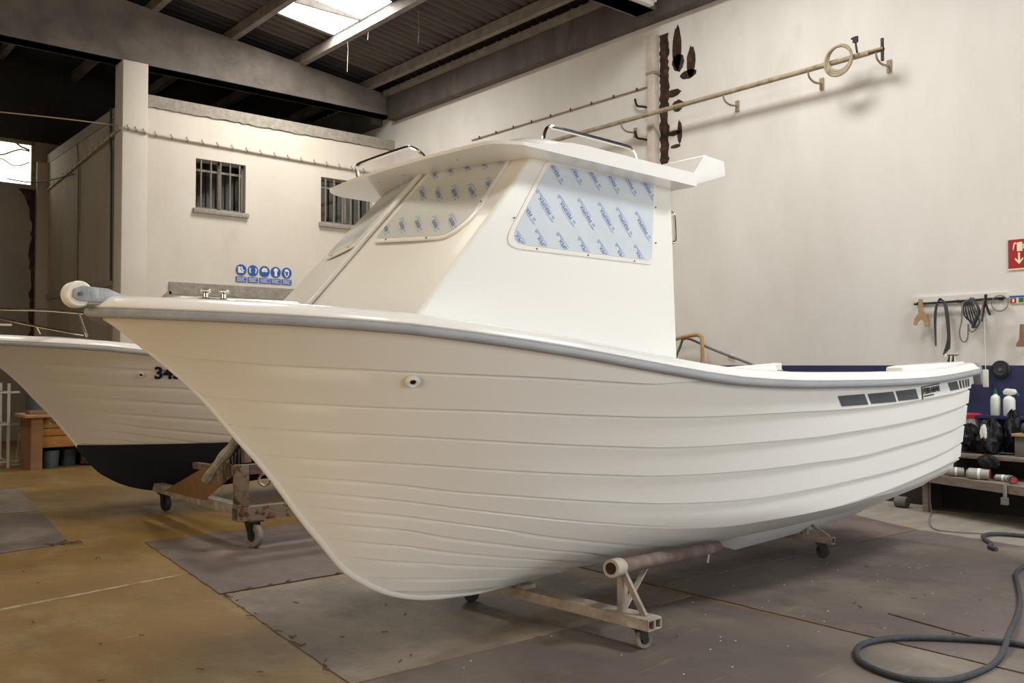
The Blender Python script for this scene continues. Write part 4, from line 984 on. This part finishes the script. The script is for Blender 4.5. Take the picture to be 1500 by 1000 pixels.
build('diffuser', MB().box(8.35, 10.0, 8.63, 8.73, 6.83, 6.90), M['lamp_white'], fl_, bevel=.02)
build('hanger', MB().box(9.0, 9.05, 8.66, 8.95, 6.95, 6.99).box(9.7, 9.75, 8.66, 8.95, 6.95, 6.99), M['iron'], fl_)
# cobweb strings below the roof light
cwm = MB()
for x, y, l in ((7.0, 13.2, .35), (7.15, 13.2, .3), (8.35, 14.6, .7), (8.7, 12.8, .55), (8.36, 13.9, .3)):
    cwm.tube([(x, y, zb(x)+.1), (x+.02, y, zb(x)+.1-l*.4), (x+.005, y, zb(x)+.1-l)], [.008, .004, .006], 5)
tag(build('cobweb_strands', cwm, M['purlin']), 'dusty cobweb strands hanging from the purlins by the roof light', 'cobweb', kind='stuff')

# ================================================================== SIGNS
def disc(m, cx_, cz, r, y, n=28): m.prism([(cx_+r*math.cos(2*PI*k/n), y, cz+r*math.sin(2*PI*k/n)) for k in range(n)], (0, .006, 0))
def flat(m, pts, cx_, cz, k, y): m.prism([(cx_+k*a, y, cz+k*b) for a, b in pts], (0, .003, 0))
def circ(cx_, cz, rx, rz, n=18, a0=0, a1=2*PI): return [(cx_+rx*math.cos(a0+(a1-a0)*i/n), cz+rz*math.sin(a0+(a1-a0)*i/n)) for i in range(n)]
SX = [7.10, 7.335, 7.57, 7.80, 8.03]
SN = ['boots', 'welding visor', 'goggles', 'gloves', 'ear muffs and mask']
PK = ['first from left of the row, white boot', 'second from left of the row, hands round a dark shape', 'middle one of the row, goggled head', 'fourth from left of the row, white glove', 'last on the right of the row, masked face']
for i, x in enumerate(SX):
    z = 3.405; y = YW-.012
    t = thing('safety_sign', (x, y, 3.2), 'round blue safety sign, '+PK[i], 'sign', 'row of blue safety signs')
    d = MB(); disc(d, x, z, .105, y); build('sign_disc', d, M['sign_blue'], t)
    build('sign_plate', MB().box(x-.105, x+.105, y, y+.006, 3.175, 3.275), M['sign_blue'], t)
    tx = MB()
    for r_ in range(3): tx.box(x-.085, x+.085-.03*(r_ % 2), y-.003, y, 3.247-.027*r_, 3.257-.027*r_)
    build('sign_lettering', tx, M['sign_white'], t)
    p = MB()
    if i == 0:
        flat(p, [(-.6, .55), (-.15, .6), (-.1, -.05), (.15, -.2), (.45, -.3), (.45, -.55), (-.6, -.55)], x, z, .105, y-.003)
        flat(p, [(.0, .6), (.2, .6), (.25, .15), (.6, -.1), (.6, -.25), (.2, -.1), (.02, .1)], x, z, .105, y-.003)
    elif i == 1:
        flat(p, [(-.75, .1), (-.6, .5), (-.42, .5), (-.5, 0), (-.4, -.5), (-.6, -.45)], x, z, .105, y-.003)
        flat(p, [(.75, .1), (.6, .5), (.42, .5), (.5, 0), (.4, -.5), (.6, -.45)], x, z, .105, y-.003)
    elif i == 2:
        flat(p, circ(0, .2, .55, .45, 14, 0, PI*1.08), x, z, .105, y-.003)
        flat(p, [(-.62, .18), (-.1, .18), (0, .05), (.1, .18), (.62, .18), (.5, -.12), (.12, -.12), (0, -.02), (-.12, -.12), (-.5, -.12)], x, z, .105, y-.003)
    elif i == 3:
        flat(p, circ(0, .35, .42, .4, 16), x, z, .105, y-.003); flat(p, [(-.22, .1), (.22, .1), (.26, -.75), (-.26, -.75)], x, z, .105, y-.004)
    else:
        flat(p, circ(0, .15, .5, .55, 14, 0, PI), x, z, .105, y-.003)
        flat(p, [(-.5, .15), (-.28, .1), (-.2, -.4), (0, -.65), (.2, -.4), (.28, .1), (.5, .15), (.4, -.5), (0, -.85), (-.4, -.5)], x, z, .105, y-.003)
    build('pictogram', p, M['sign_white'], t)
xs_ = XR-.012
fs_ = thing('fire_sign', (xs_, 3.86, 2.64), 'red fire extinguisher sign with cream down arrow at right edge', 'sign')
build('sign_plate', MB().box(xs_, XR, 3.70, 4.03, 2.65, 2.965), M['sign_red'], fs_)
build('sign_edge', MB().box(xs_-.001, XR, 3.70, 4.035, 2.635, 2.65), M['sign_cream'], fs_)
pc = MB()
def sfl(pts, k=.1, cy_=3.92, cz=2.8): pc.prism([(xs_-.003, cy_-k*a, cz+k*b) for a, b in pts], (.002, 0, 0))
sfl([(-.25, 1.25), (.1, 1.35), (.35, 1.3), (.35, .35), (-.2, .35), (-.2, 1.0)]); sfl([(-.5, 1.3), (-.25, 1.35), (-.28, 1.2), (-.42, 1.1), (-.55, .5), (-.62, .5), (-.6, .9)]); sfl([(.4, 1.1), (.5, 1.1), (.5, .6), (.4, .6)])
sfl([(-.1, .2), (.1, .2), (.1, -.65), (.38, -.35), (.45, -.5), (0, -1.05), (-.45, -.5), (-.38, -.35), (-.1, -.65)])
build('pictogram', pc, M['sign_cream'], fs_)
ls = thing('label_strip', (xs_, 3.9, 2.27), 'small luminous strip label with red and green squares at end of tool rail', 'sign')
build('sign_plate', MB().box(xs_, XR, 3.70, 4.02, 2.27, 2.35), M['sign_cream'], ls)
build('red_square', MB().box(xs_-.002, XR, 3.955, 4.015, 2.275, 2.33), M['sign_red'], ls); build('green_square', MB().box(xs_-.002, XR, 3.88, 3.93, 2.28, 2.33), M['sign_green'], ls)
build('green_square', MB().box(xs_-.002, XR, 3.79, 3.83, 2.28, 2.33), M['sign_green'], ls); build('blue_edge', MB().box(xs_-.002, XR, 3.70, 4.02, 2.335, 2.355), M['sign_blue'], ls)
build('white_mark', MB().box(xs_-.004, XR, 3.975, 3.995, 2.285, 2.32), M['sign_white'], ls)

# ================================================================== TOOLS ON THE WALL
tr_ = thing('tool_rail', (XR-.05, 4.5, 2.3), 'dusty wooden rail with dark rod along the wall holding tools', 'rail')
build('rail_board', MB().box(XR-.03, XR, 4.04, 5.06, 2.335, 2.40), M['wall'], tr_); build('rail_rod', MB().tube([(XR-.07, 5.05, 2.315), (XR-.07, 4.05, 2.335)], .012, 8), M['dark'], tr_)
for y in (5.0, 4.55, 4.1): build('rail_bracket', MB().box(XR-.08, XR, y-.01, y+.01, 2.31, 2.34), M['dark'], tr_)
xt = XR-.10
wy = MB(); path = [(4.965, 2.37), (4.96, 2.23), (4.965, 2.18)]
wy.prism([(xt, 4.985, 2.37), (xt, 4.94, 2.37), (xt, 4.93, 2.20), (xt, 4.875, 2.14), (xt, 4.875, 2.05), (xt, 4.915, 2.05), (xt, 4.925, 2.11), (xt, 4.96, 2.135), (xt, 4.995, 2.11), (xt, 5.015, 2.065), (xt, 5.05, 2.075), (xt, 5.035, 2.15), (xt, 4.99, 2.20)], (.015, 0, 0))
one('wooden_fork', wy, M['wood'], 'pale wooden forked template hanging at left end of tool rail', 'tool')
bs_ = MB()
for i in range(4):
    o = .006*i; L0 = [(xt-.004*i, 4.79-o*.3, 1.88-.02*i), (xt-.004*i, 4.80-o, 2.1), (xt-.004*i, 4.785-o, 2.27), (xt-.004*i, 4.73, 2.345+.006*i), (xt-.004*i, 4.665+o, 2.29), (xt-.004*i, 4.64+o, 2.1), (xt-.004*i, 4.63+o, 1.9), (xt-.004*i, 4.64+o*3.2, 1.78-.02*i)]
    bs_.tube(spl(L0, 4), .009, 6)
one('strap_bundle', bs_, M['hose'], 'bundle of black straps folded over the tool rail', 'straps')
cbm = MB()
for i in range(6):
    a = 4.44-.025*i
    cbm.tube(spl([(xt, 4.39, 2.35), (xt-.01*i, a+.03, 2.27), (xt-.01*i, a+.02-.01*i, 2.15-.015*i), (xt-.012*i, 4.36, 2.08-.03*(i % 3)), (xt-.01*i, 4.30, 2.2), (xt, 4.37, 2.35)], 4), .009, 6)
one('cable_bundle', cbm, M['hose'], 'tangled bundle of black cable hanging mid tool rail', 'cable')
one('cable_loop', MB().tube(spl([(xt-.05, 4.40, 2.33), (xt-.05, 4.46, 2.28), (xt-.05, 4.475, 2.1), (xt-.05, 4.50, 1.98), (xt-.05, 4.485, 1.89), (xt-.05, 4.44, 1.86), (xt-.05, 4.41, 1.92), (xt-.05, 4.405, 2.06), (xt-.05, 4.395, 2.0), (xt-.05, 4.36, 1.97), (xt-.05, 4.30, 2.03), (xt-.05, 4.27, 2.1), (xt-.05, 4.25, 2.25), (xt-.05, 4.235, 2.32)], 5), .008, 6), M['cablegrey'], 'grey cable drooping in a long loop below the cable bundle', 'cable')
one('bolt_cutter', MB().bar((xt-.02, 4.225, 2.38), (xt-.02, 4.235, 2.25), .02, .03, up=(1, 0, 0)).bar((xt-.02, 4.24, 2.27), (xt-.02, 4.275, 2.08), .015, .022, up=(1, 0, 0)).bar((xt-.02, 4.23, 2.28), (xt-.02, 4.185, 2.15), .018, .026, up=(1, 0, 0)), M['dark'], 'dark long-handled cutter hanging right of the cable bundle', 'tool')
one('wire_ring', MB().tube([V(xt, 4.09+.085*math.cos(a), 2.275+.085*math.sin(a)) for a in [2*PI*k/24 for k in range(24)]], .006, 6, closed=True), M['cablegrey'], 'thin wire ring hanging near the label strip', 'ring')
ps = thing('power_strip', (xt, 4.245, 1.36), 'white power strip hanging on its cord against the navy wall', 'power strip')
build('strip_body', MB().box(xt-.015, xt+.02, 4.22, 4.275, 1.36, 1.555), M['whiteplastic'], ps, bevel=.008); build('cord', MB().tube([(xt, 4.247, 1.55), (xt, 4.25, 1.8), (xt, 4.255, 2.3)], .004, 6), M['whiteplastic'], ps)
bd = thing('sanding_disc', (XR-.03, 4.12, 1.46), 'round black backing pad hanging on the navy wall', 'disc')
build('disc_body', MB().lathe([(.095, 0), (.10, .015), (.09, .03), (.06, .034), (.02, .03)], (XR-.01, 4.12, 1.555), (-1, 0, 0), 28), M['black'], bd); build('disc_ring', MB().lathe([(.062, .032), (.066, .038), (.058, .040), (.054, .034)], (XR-.01, 4.12, 1.555), (-1, 0, 0), 24), M['hose'], bd)
build('disc_nut', MB().cyl((XR-.04, 4.12, 1.555), (XR-.055, 4.12, 1.555), .015, 6), M['cablegrey'], bd)
one('hand_plane', MB().prism([(xt, 3.93, 1.80), (xt, 3.80, 1.80), (xt, 3.80, 1.84), (xt, 3.86, 1.86), (xt, 3.86, 2.04), (xt, 3.89, 2.04), (xt, 3.90, 1.88), (xt, 3.93, 1.83)], (.05, 0, 0)), M['brownpanel'], 'small brown wooden tool on the wall at right edge', 'tool')
# orange-brown pipe bend and cable on the wall behind the cabin
one('pipe_bend', MB().tube(spl([(XR-.2, 9.3, 1.93), (XR-.2, 8.62, 1.975), (XR-.2, 8.20, 2.03), (XR-.2, 8.08, 2.02), (XR-.2, 8.035, 1.93), (XR-.2, 8.03, 1.5), (XR-.2, 8.03, 1.0), (XR-.2, 8.03, .02)], 5), .028, 10), M['copper'], 'orange-brown pipe bend standing behind the cabin against the wall', 'pipe')
one('wall_hose', MB().tube(spl([(XR-.12, 8.62, 1.6), (XR-.12, 8.5, 1.86), (XR-.14, 8.36, 1.99), (XR-.12, 7.9, 1.82), (XR-.1, 7.33, 1.63), (XR-.1, 7.0, 1.5)], 5), .018, 8), M['cablegrey'], 'grey hose sagging from the orange-brown pipe along the wall', 'hose')
for i, (y, z, lb) in enumerate(((7.62, 1.70, 'tiny white valve by the sagging grey hose on the wall'),)):
    one('valve', MB().cyl((XR-.08, y-.05, z-.03), (XR-.08, y+.05, z), .03, 8).cyl((XR-.08, y, z), (XR-.08, y, z+.06), .012, 6), M['sign_white'], lb, 'valve')

# ================================================================== WORKBENCH AT RIGHT
be = thing('workbench', (10.1, 3.6, 0), 'dusty plank workbench with low shelf against the navy wall', 'workbench')
build('bench_top', MB().box(9.85, 10.48, 1.5, 4.55, .62, .665), M['benchwood'], be, bevel=.004)
build('low_shelf', MB().prism([(9.80, 4.72, .385), (9.42, 3.49, .385), (9.1, 2.2, .385), (10.46, 2.2, .385), (10.46, 4.72, .385)], (0, 0, .03)), M['benchwood'], be)
build('shelf_front', MB().bar((9.795, 4.72, .385), (9.415, 3.49, .385), .025, .085), M['benchwood'], be)
for x, y in ((9.86, 4.66), (10.40, 4.66), (9.60, 2.3), (10.4, 2.3)):
    build('leg', MB().box(x-.035, x+.035, y-.03, y+.03, .004, .37), M['benchwood'], be)
build('upright', MB().box(9.95, 10.02, 4.42, 4.5, .415, .62), M['benchwood'], be); build('upright', MB().box(9.95, 10.02, 2.4, 2.5, .415, .62), M['benchwood'], be)
build('back_shade', MB().box(10.30, 10.33, 1.6, 5.4, .003, .60), M['inside'], be); build('end_shade', MB().box(9.95, 10.30, 4.70, 4.72, .003, .38), M['inside'], be)  # dark panels added to stand in for the shadow under the bench
def bag(name, c, s, seed, label, m_=None):
    rnd = random.Random(seed); ph = [rnd.uniform(0, 6.28) for _ in range(12)]
    mb = MB(); nu, nvv = 36, 20
    def f(u, v):
        a = 2*PI*u; b = PI*(v-.5); d = V(math.cos(a)*math.cos(b), math.sin(a)*math.cos(b), math.sin(b))
        r = 1+.13*math.sin(3*a+ph[0]+2*b)+.09*math.sin(7*a+ph[1]+5*b)+.06*math.sin(13*a+ph[2]-7*b)+.05*math.sin(11*b+ph[3]+4*a)
        z = max(d.z*s[2]*r, -s[2]*.8)
        return c[0]+d.x*s[0]*r, c[1]+d.y*s[1]*r, c[2]+z
    mb.grid(f, nu, nvv); return one(name, mb, m_ or M['bag'], label, 'bag')
bag('bin_bag', (10.06, 4.29, .80), (.14, .12, .15), 3, 'crumpled black bin bag nearest the boat stern on the bench')
bag('bin_bag', (10.02, 4.06, .825), (.15, .125, .18), 5, 'taller crumpled black bin bag spilling over the bench front')
bag('bin_bag', (10.16, 3.885, .87), (.13, .075, .23), 9, 'black bin bag below the two white bottles on the bench')
bag('rag', (9.848, 4.05, .90), (.012, .033, .075), 12, 'white rag patch stuck out of the black bag', M['sign_white'])
bag('black_rag', (9.81, 3.99, .60), (.03, .10, .07), 14, 'black plastic flap hanging over bench edge', M['bag'])
def bottle(name, x, y, z, h, r, m_, cap, label, trigger=False):
    t = thing(name, (x, y, z), label, 'bottle'); build('bottle_body', MB().lathe([(r*.9, 0), (r, .01), (r, h*.68), (r*.85, h*.78), (r*.38, h*.86), (r*.36, h*.92)], (x, y, z), (0, 0, 1), 20), M[m_], t)
    if trigger:
        build('trigger_head', MB().prism([(x-.03, y+.05, z+h*.9), (x-.03, y-.05, z+h*.9), (x-.03, y-.085, z+h*.98), (x-.03, y-.06, z+h*1.14), (x-.03, y+.03, z+h*1.17), (x-.03, y+.055, z+h*1.05)], (.05, 0, 0)), M['sign_white'], t, bevel=.008)
        build('trigger', MB().bar((x-.01, y-.07, z+h*1.02), (x-.01, y-.10, z+h*.88), .012, .02), M[cap], t)
    else: build('cap', MB().lathe([(r*.42, h*.90), (r*.42, h*1.02), (r*.15, h*1.04), (r*.12, h*1.13), (0, h*1.13)], (x, y, z), (0, 0, 1), 14), M[cap], t)
bottle('plastic_bottle', 10.33, 4.12, 1.06, .26, .05, 'bottle', 'green', 'milky plastic bottle with green cap on the bench')
bottle('spray_bottle', 10.33, 3.98, 1.06, .25, .058, 'bottle2', 'teal', 'white spray bottle with teal trigger beside the green-capped bottle', True)
one('wall_ledge', MB().box(10.22, 10.49, 3.5, 4.5, 1.03, 1.06), M['dado'], 'narrow navy ledge on the wall carrying the two bottles', 'ledge')
bk = thing('bucket', (10.3, 4.36, .665), 'cloudy tub with red lid behind the black bags', 'bucket')
build('tub', MB().lathe([(.085, 0), (.10, .36), (.10, .37)], (10.3, 4.37, .665), (0, 0, 1), 24), M['bucketclear'], bk); build('lid', MB().lathe([(.108, .36), (.11, .40), (.10, .41), (0, .41)], (10.3, 4.37, .665), (0, 0, 1), 24), M['redplastic'], bk)
gb = thing('carton', (10.0, 3.7, .665), 'grey carton with wooden lip on the bench at right edge', 'carton')
build('carton_body', MB().box(9.95, 10.3, 3.35, 3.79, .666, .87), M['greybox'], gb, bevel=.005); build('carton_lip', MB().box(9.93, 10.32, 3.33, 3.815, .87, .90), M['wood'], gb, bevel=.006)
one('rolled_mat', MB().tube([(10.05, 3.74, .955), (10.05, 3.35, .955)], .054, 20), M['hose'], 'rolled dark mat on top of the grey carton', 'roll')
def can(x, y, r, l, ang_, m1, label, end=None):
    d = V(math.cos(ang_), math.sin(ang_), 0); p = V(x, y, .415+r); t = thing('spray_can', p-V(0, 0, r), label, 'can')
    build('can_body', MB().tube([p-d*l*.5, p+d*l*.38, p+d*l*.5], [r, r, r*.6], 18), M[m1], t)
    build('can_end', MB().tube([p-d*(l*.5+.004), p-d*l*.5], r*.8, 16), M[end or m1], t); build('can_band', MB().tube([p-d*l*.12, p+d*l*.0], r*1.01, 18), M['sign_white'], t)
can(9.88, 4.36, .05, .17, 1.9, 'can', 'pale can lying on the low shelf nearest the boat stern')
can(9.80, 4.09, .058, .22, 1.75, 'can', 'pale can with red end lying on low shelf', 'canred')
can(9.83, 3.86, .035, .16, 1.5, 'dullsteel', 'slim grey can lying right of the red-ended one on low shelf')
can(9.70, 3.72, .04, .10, .6, 'black', 'short dark can on the low shelf at right edge', 'canred')
one('cable_plug', MB().tube([(9.44, 3.69, .43), (9.42, 3.68, .38), (9.415, 3.68, .31)], .018, 8).box(9.39, 9.43, 3.65, 3.71, .24, .31), M['cablegrey'], 'grey plug dangling from the front of the low shelf', 'plug')
one('shelf_lead', MB().tube(spl([(9.83, 4.60, .36), (9.80, 4.60, .2), (9.815, 4.59, .05), (9.80, 4.58, .02)], 4), .006, 6), M['cablegrey'], 'thin lead hanging down beside the bench leg to the floor', 'cable')
one('paint_tin', MB().cyl((9.95, 5.05, .066), (9.95, 4.92, .066), .062, 18), M['greybox'], 'dark tin lying under the bench by the boat stern', 'tin')

# ================================================================== FAR LEFT CORNER
rk = thing('shelf_rack', (3.2, 16.0, 0), 'white angle-steel shelf rack at left edge', 'rack')
for x, y in ((3.13, 15.9), (2.3, 15.7), (3.13, 16.5), (2.3, 16.3)): build('upright', MB().box(x-.02, x+.02, y-.02, y+.02, 0, 1.32), M['rackwhite'], rk)
for z in (.10, .68, 1.18):
    build('shelf_edge', MB().bar((2.3, 15.7, z), (3.13, 15.9, z), .03, .03).bar((3.13, 15.9, z), (3.29, 15.96, z), .03, .03).bar((3.13, 15.9, z), (3.13, 16.5, z), .03, .03), M['rackwhite'], rk)
one('drum', MB().lathe([(.22, 0), (.235, .02), (.235, .4), (.2, .44), (.06, .46)], (3.75, 16.6, .72), (0, 0, 1), 20).cyl((3.75, 16.6, .02), (3.75, 16.6, .72), .18, 16), M['bucketgrey'], 'dark green-grey drum on a stand behind the rack', 'drum')
one('stool_frame', MB().tube([(3.3, 16.15, .02), (3.34, 16.15, .52), (3.58, 16.2, .54), (3.62, 16.2, .02)], .014, 6), M['rackwhite'], 'thin bent-tube stool frame standing in the shade by the rack', 'stool')
wk = thing('wooden_bench', (3.7, 15.6, 0), 'brown-sided wooden bench with pine drawer fronts at far left', 'bench')
build('side_panel', MB().box(3.32, 3.48, 15.28, 15.34, .0, .80).box(3.32, 3.36, 15.34, 16.0, 0, .80), M['brownpanel'], wk)
build('bench_top', MB().prism([(3.22, 15.22, .80), (4.9, 15.22, .80), (4.9, 16.0, .80), (3.22, 16.0, .80)], (0, 0, .05)), M['wood'], wk, bevel=.008)
for z0, z1 in ((.33, .50), (.51, .62), (.63, .79)): build('drawer_board', MB().box(3.49, 4.9, 15.36, 15.40, z0, z1), M['orangewood'], wk, bevel=.004)
build('back_panel', MB().box(3.4, 4.9, 15.98, 16.0, 0, .8), M['inside'], wk); build('side_panel', MB().box(4.84, 4.9, 15.3, 16.0, 0, .8), M['brownpanel'], wk)
one('tray', MB().box(3.30, 3.75, 15.3, 15.6, .852, .90), M['brownpanel'], 'shallow brown tray on top of the wooden bench', 'tray', bevel=.006)
bkt = lambda x, y, r, h, lb, m_: one('bucket', MB().lathe([(r*.8, .001), (r, h), (r*.93, h), (r*.74, .02), (0, .02)], (x, y, 0), (0, 0, 1), 22), M[m_], lb, 'bucket')
bkt(3.66, 15.55, .13, .27, 'grey-green bucket on the floor under the pine drawers', 'bucketgrey')
bkt(3.95, 15.7, .13, .27, 'darker bucket right of the grey-green one under the pine drawers', 'hose')
bag('sack', (4.27, 15.6, .13), (.15, .14, .14), 21, 'rust-red sack slumped on floor beside the buckets', M['browntube'])
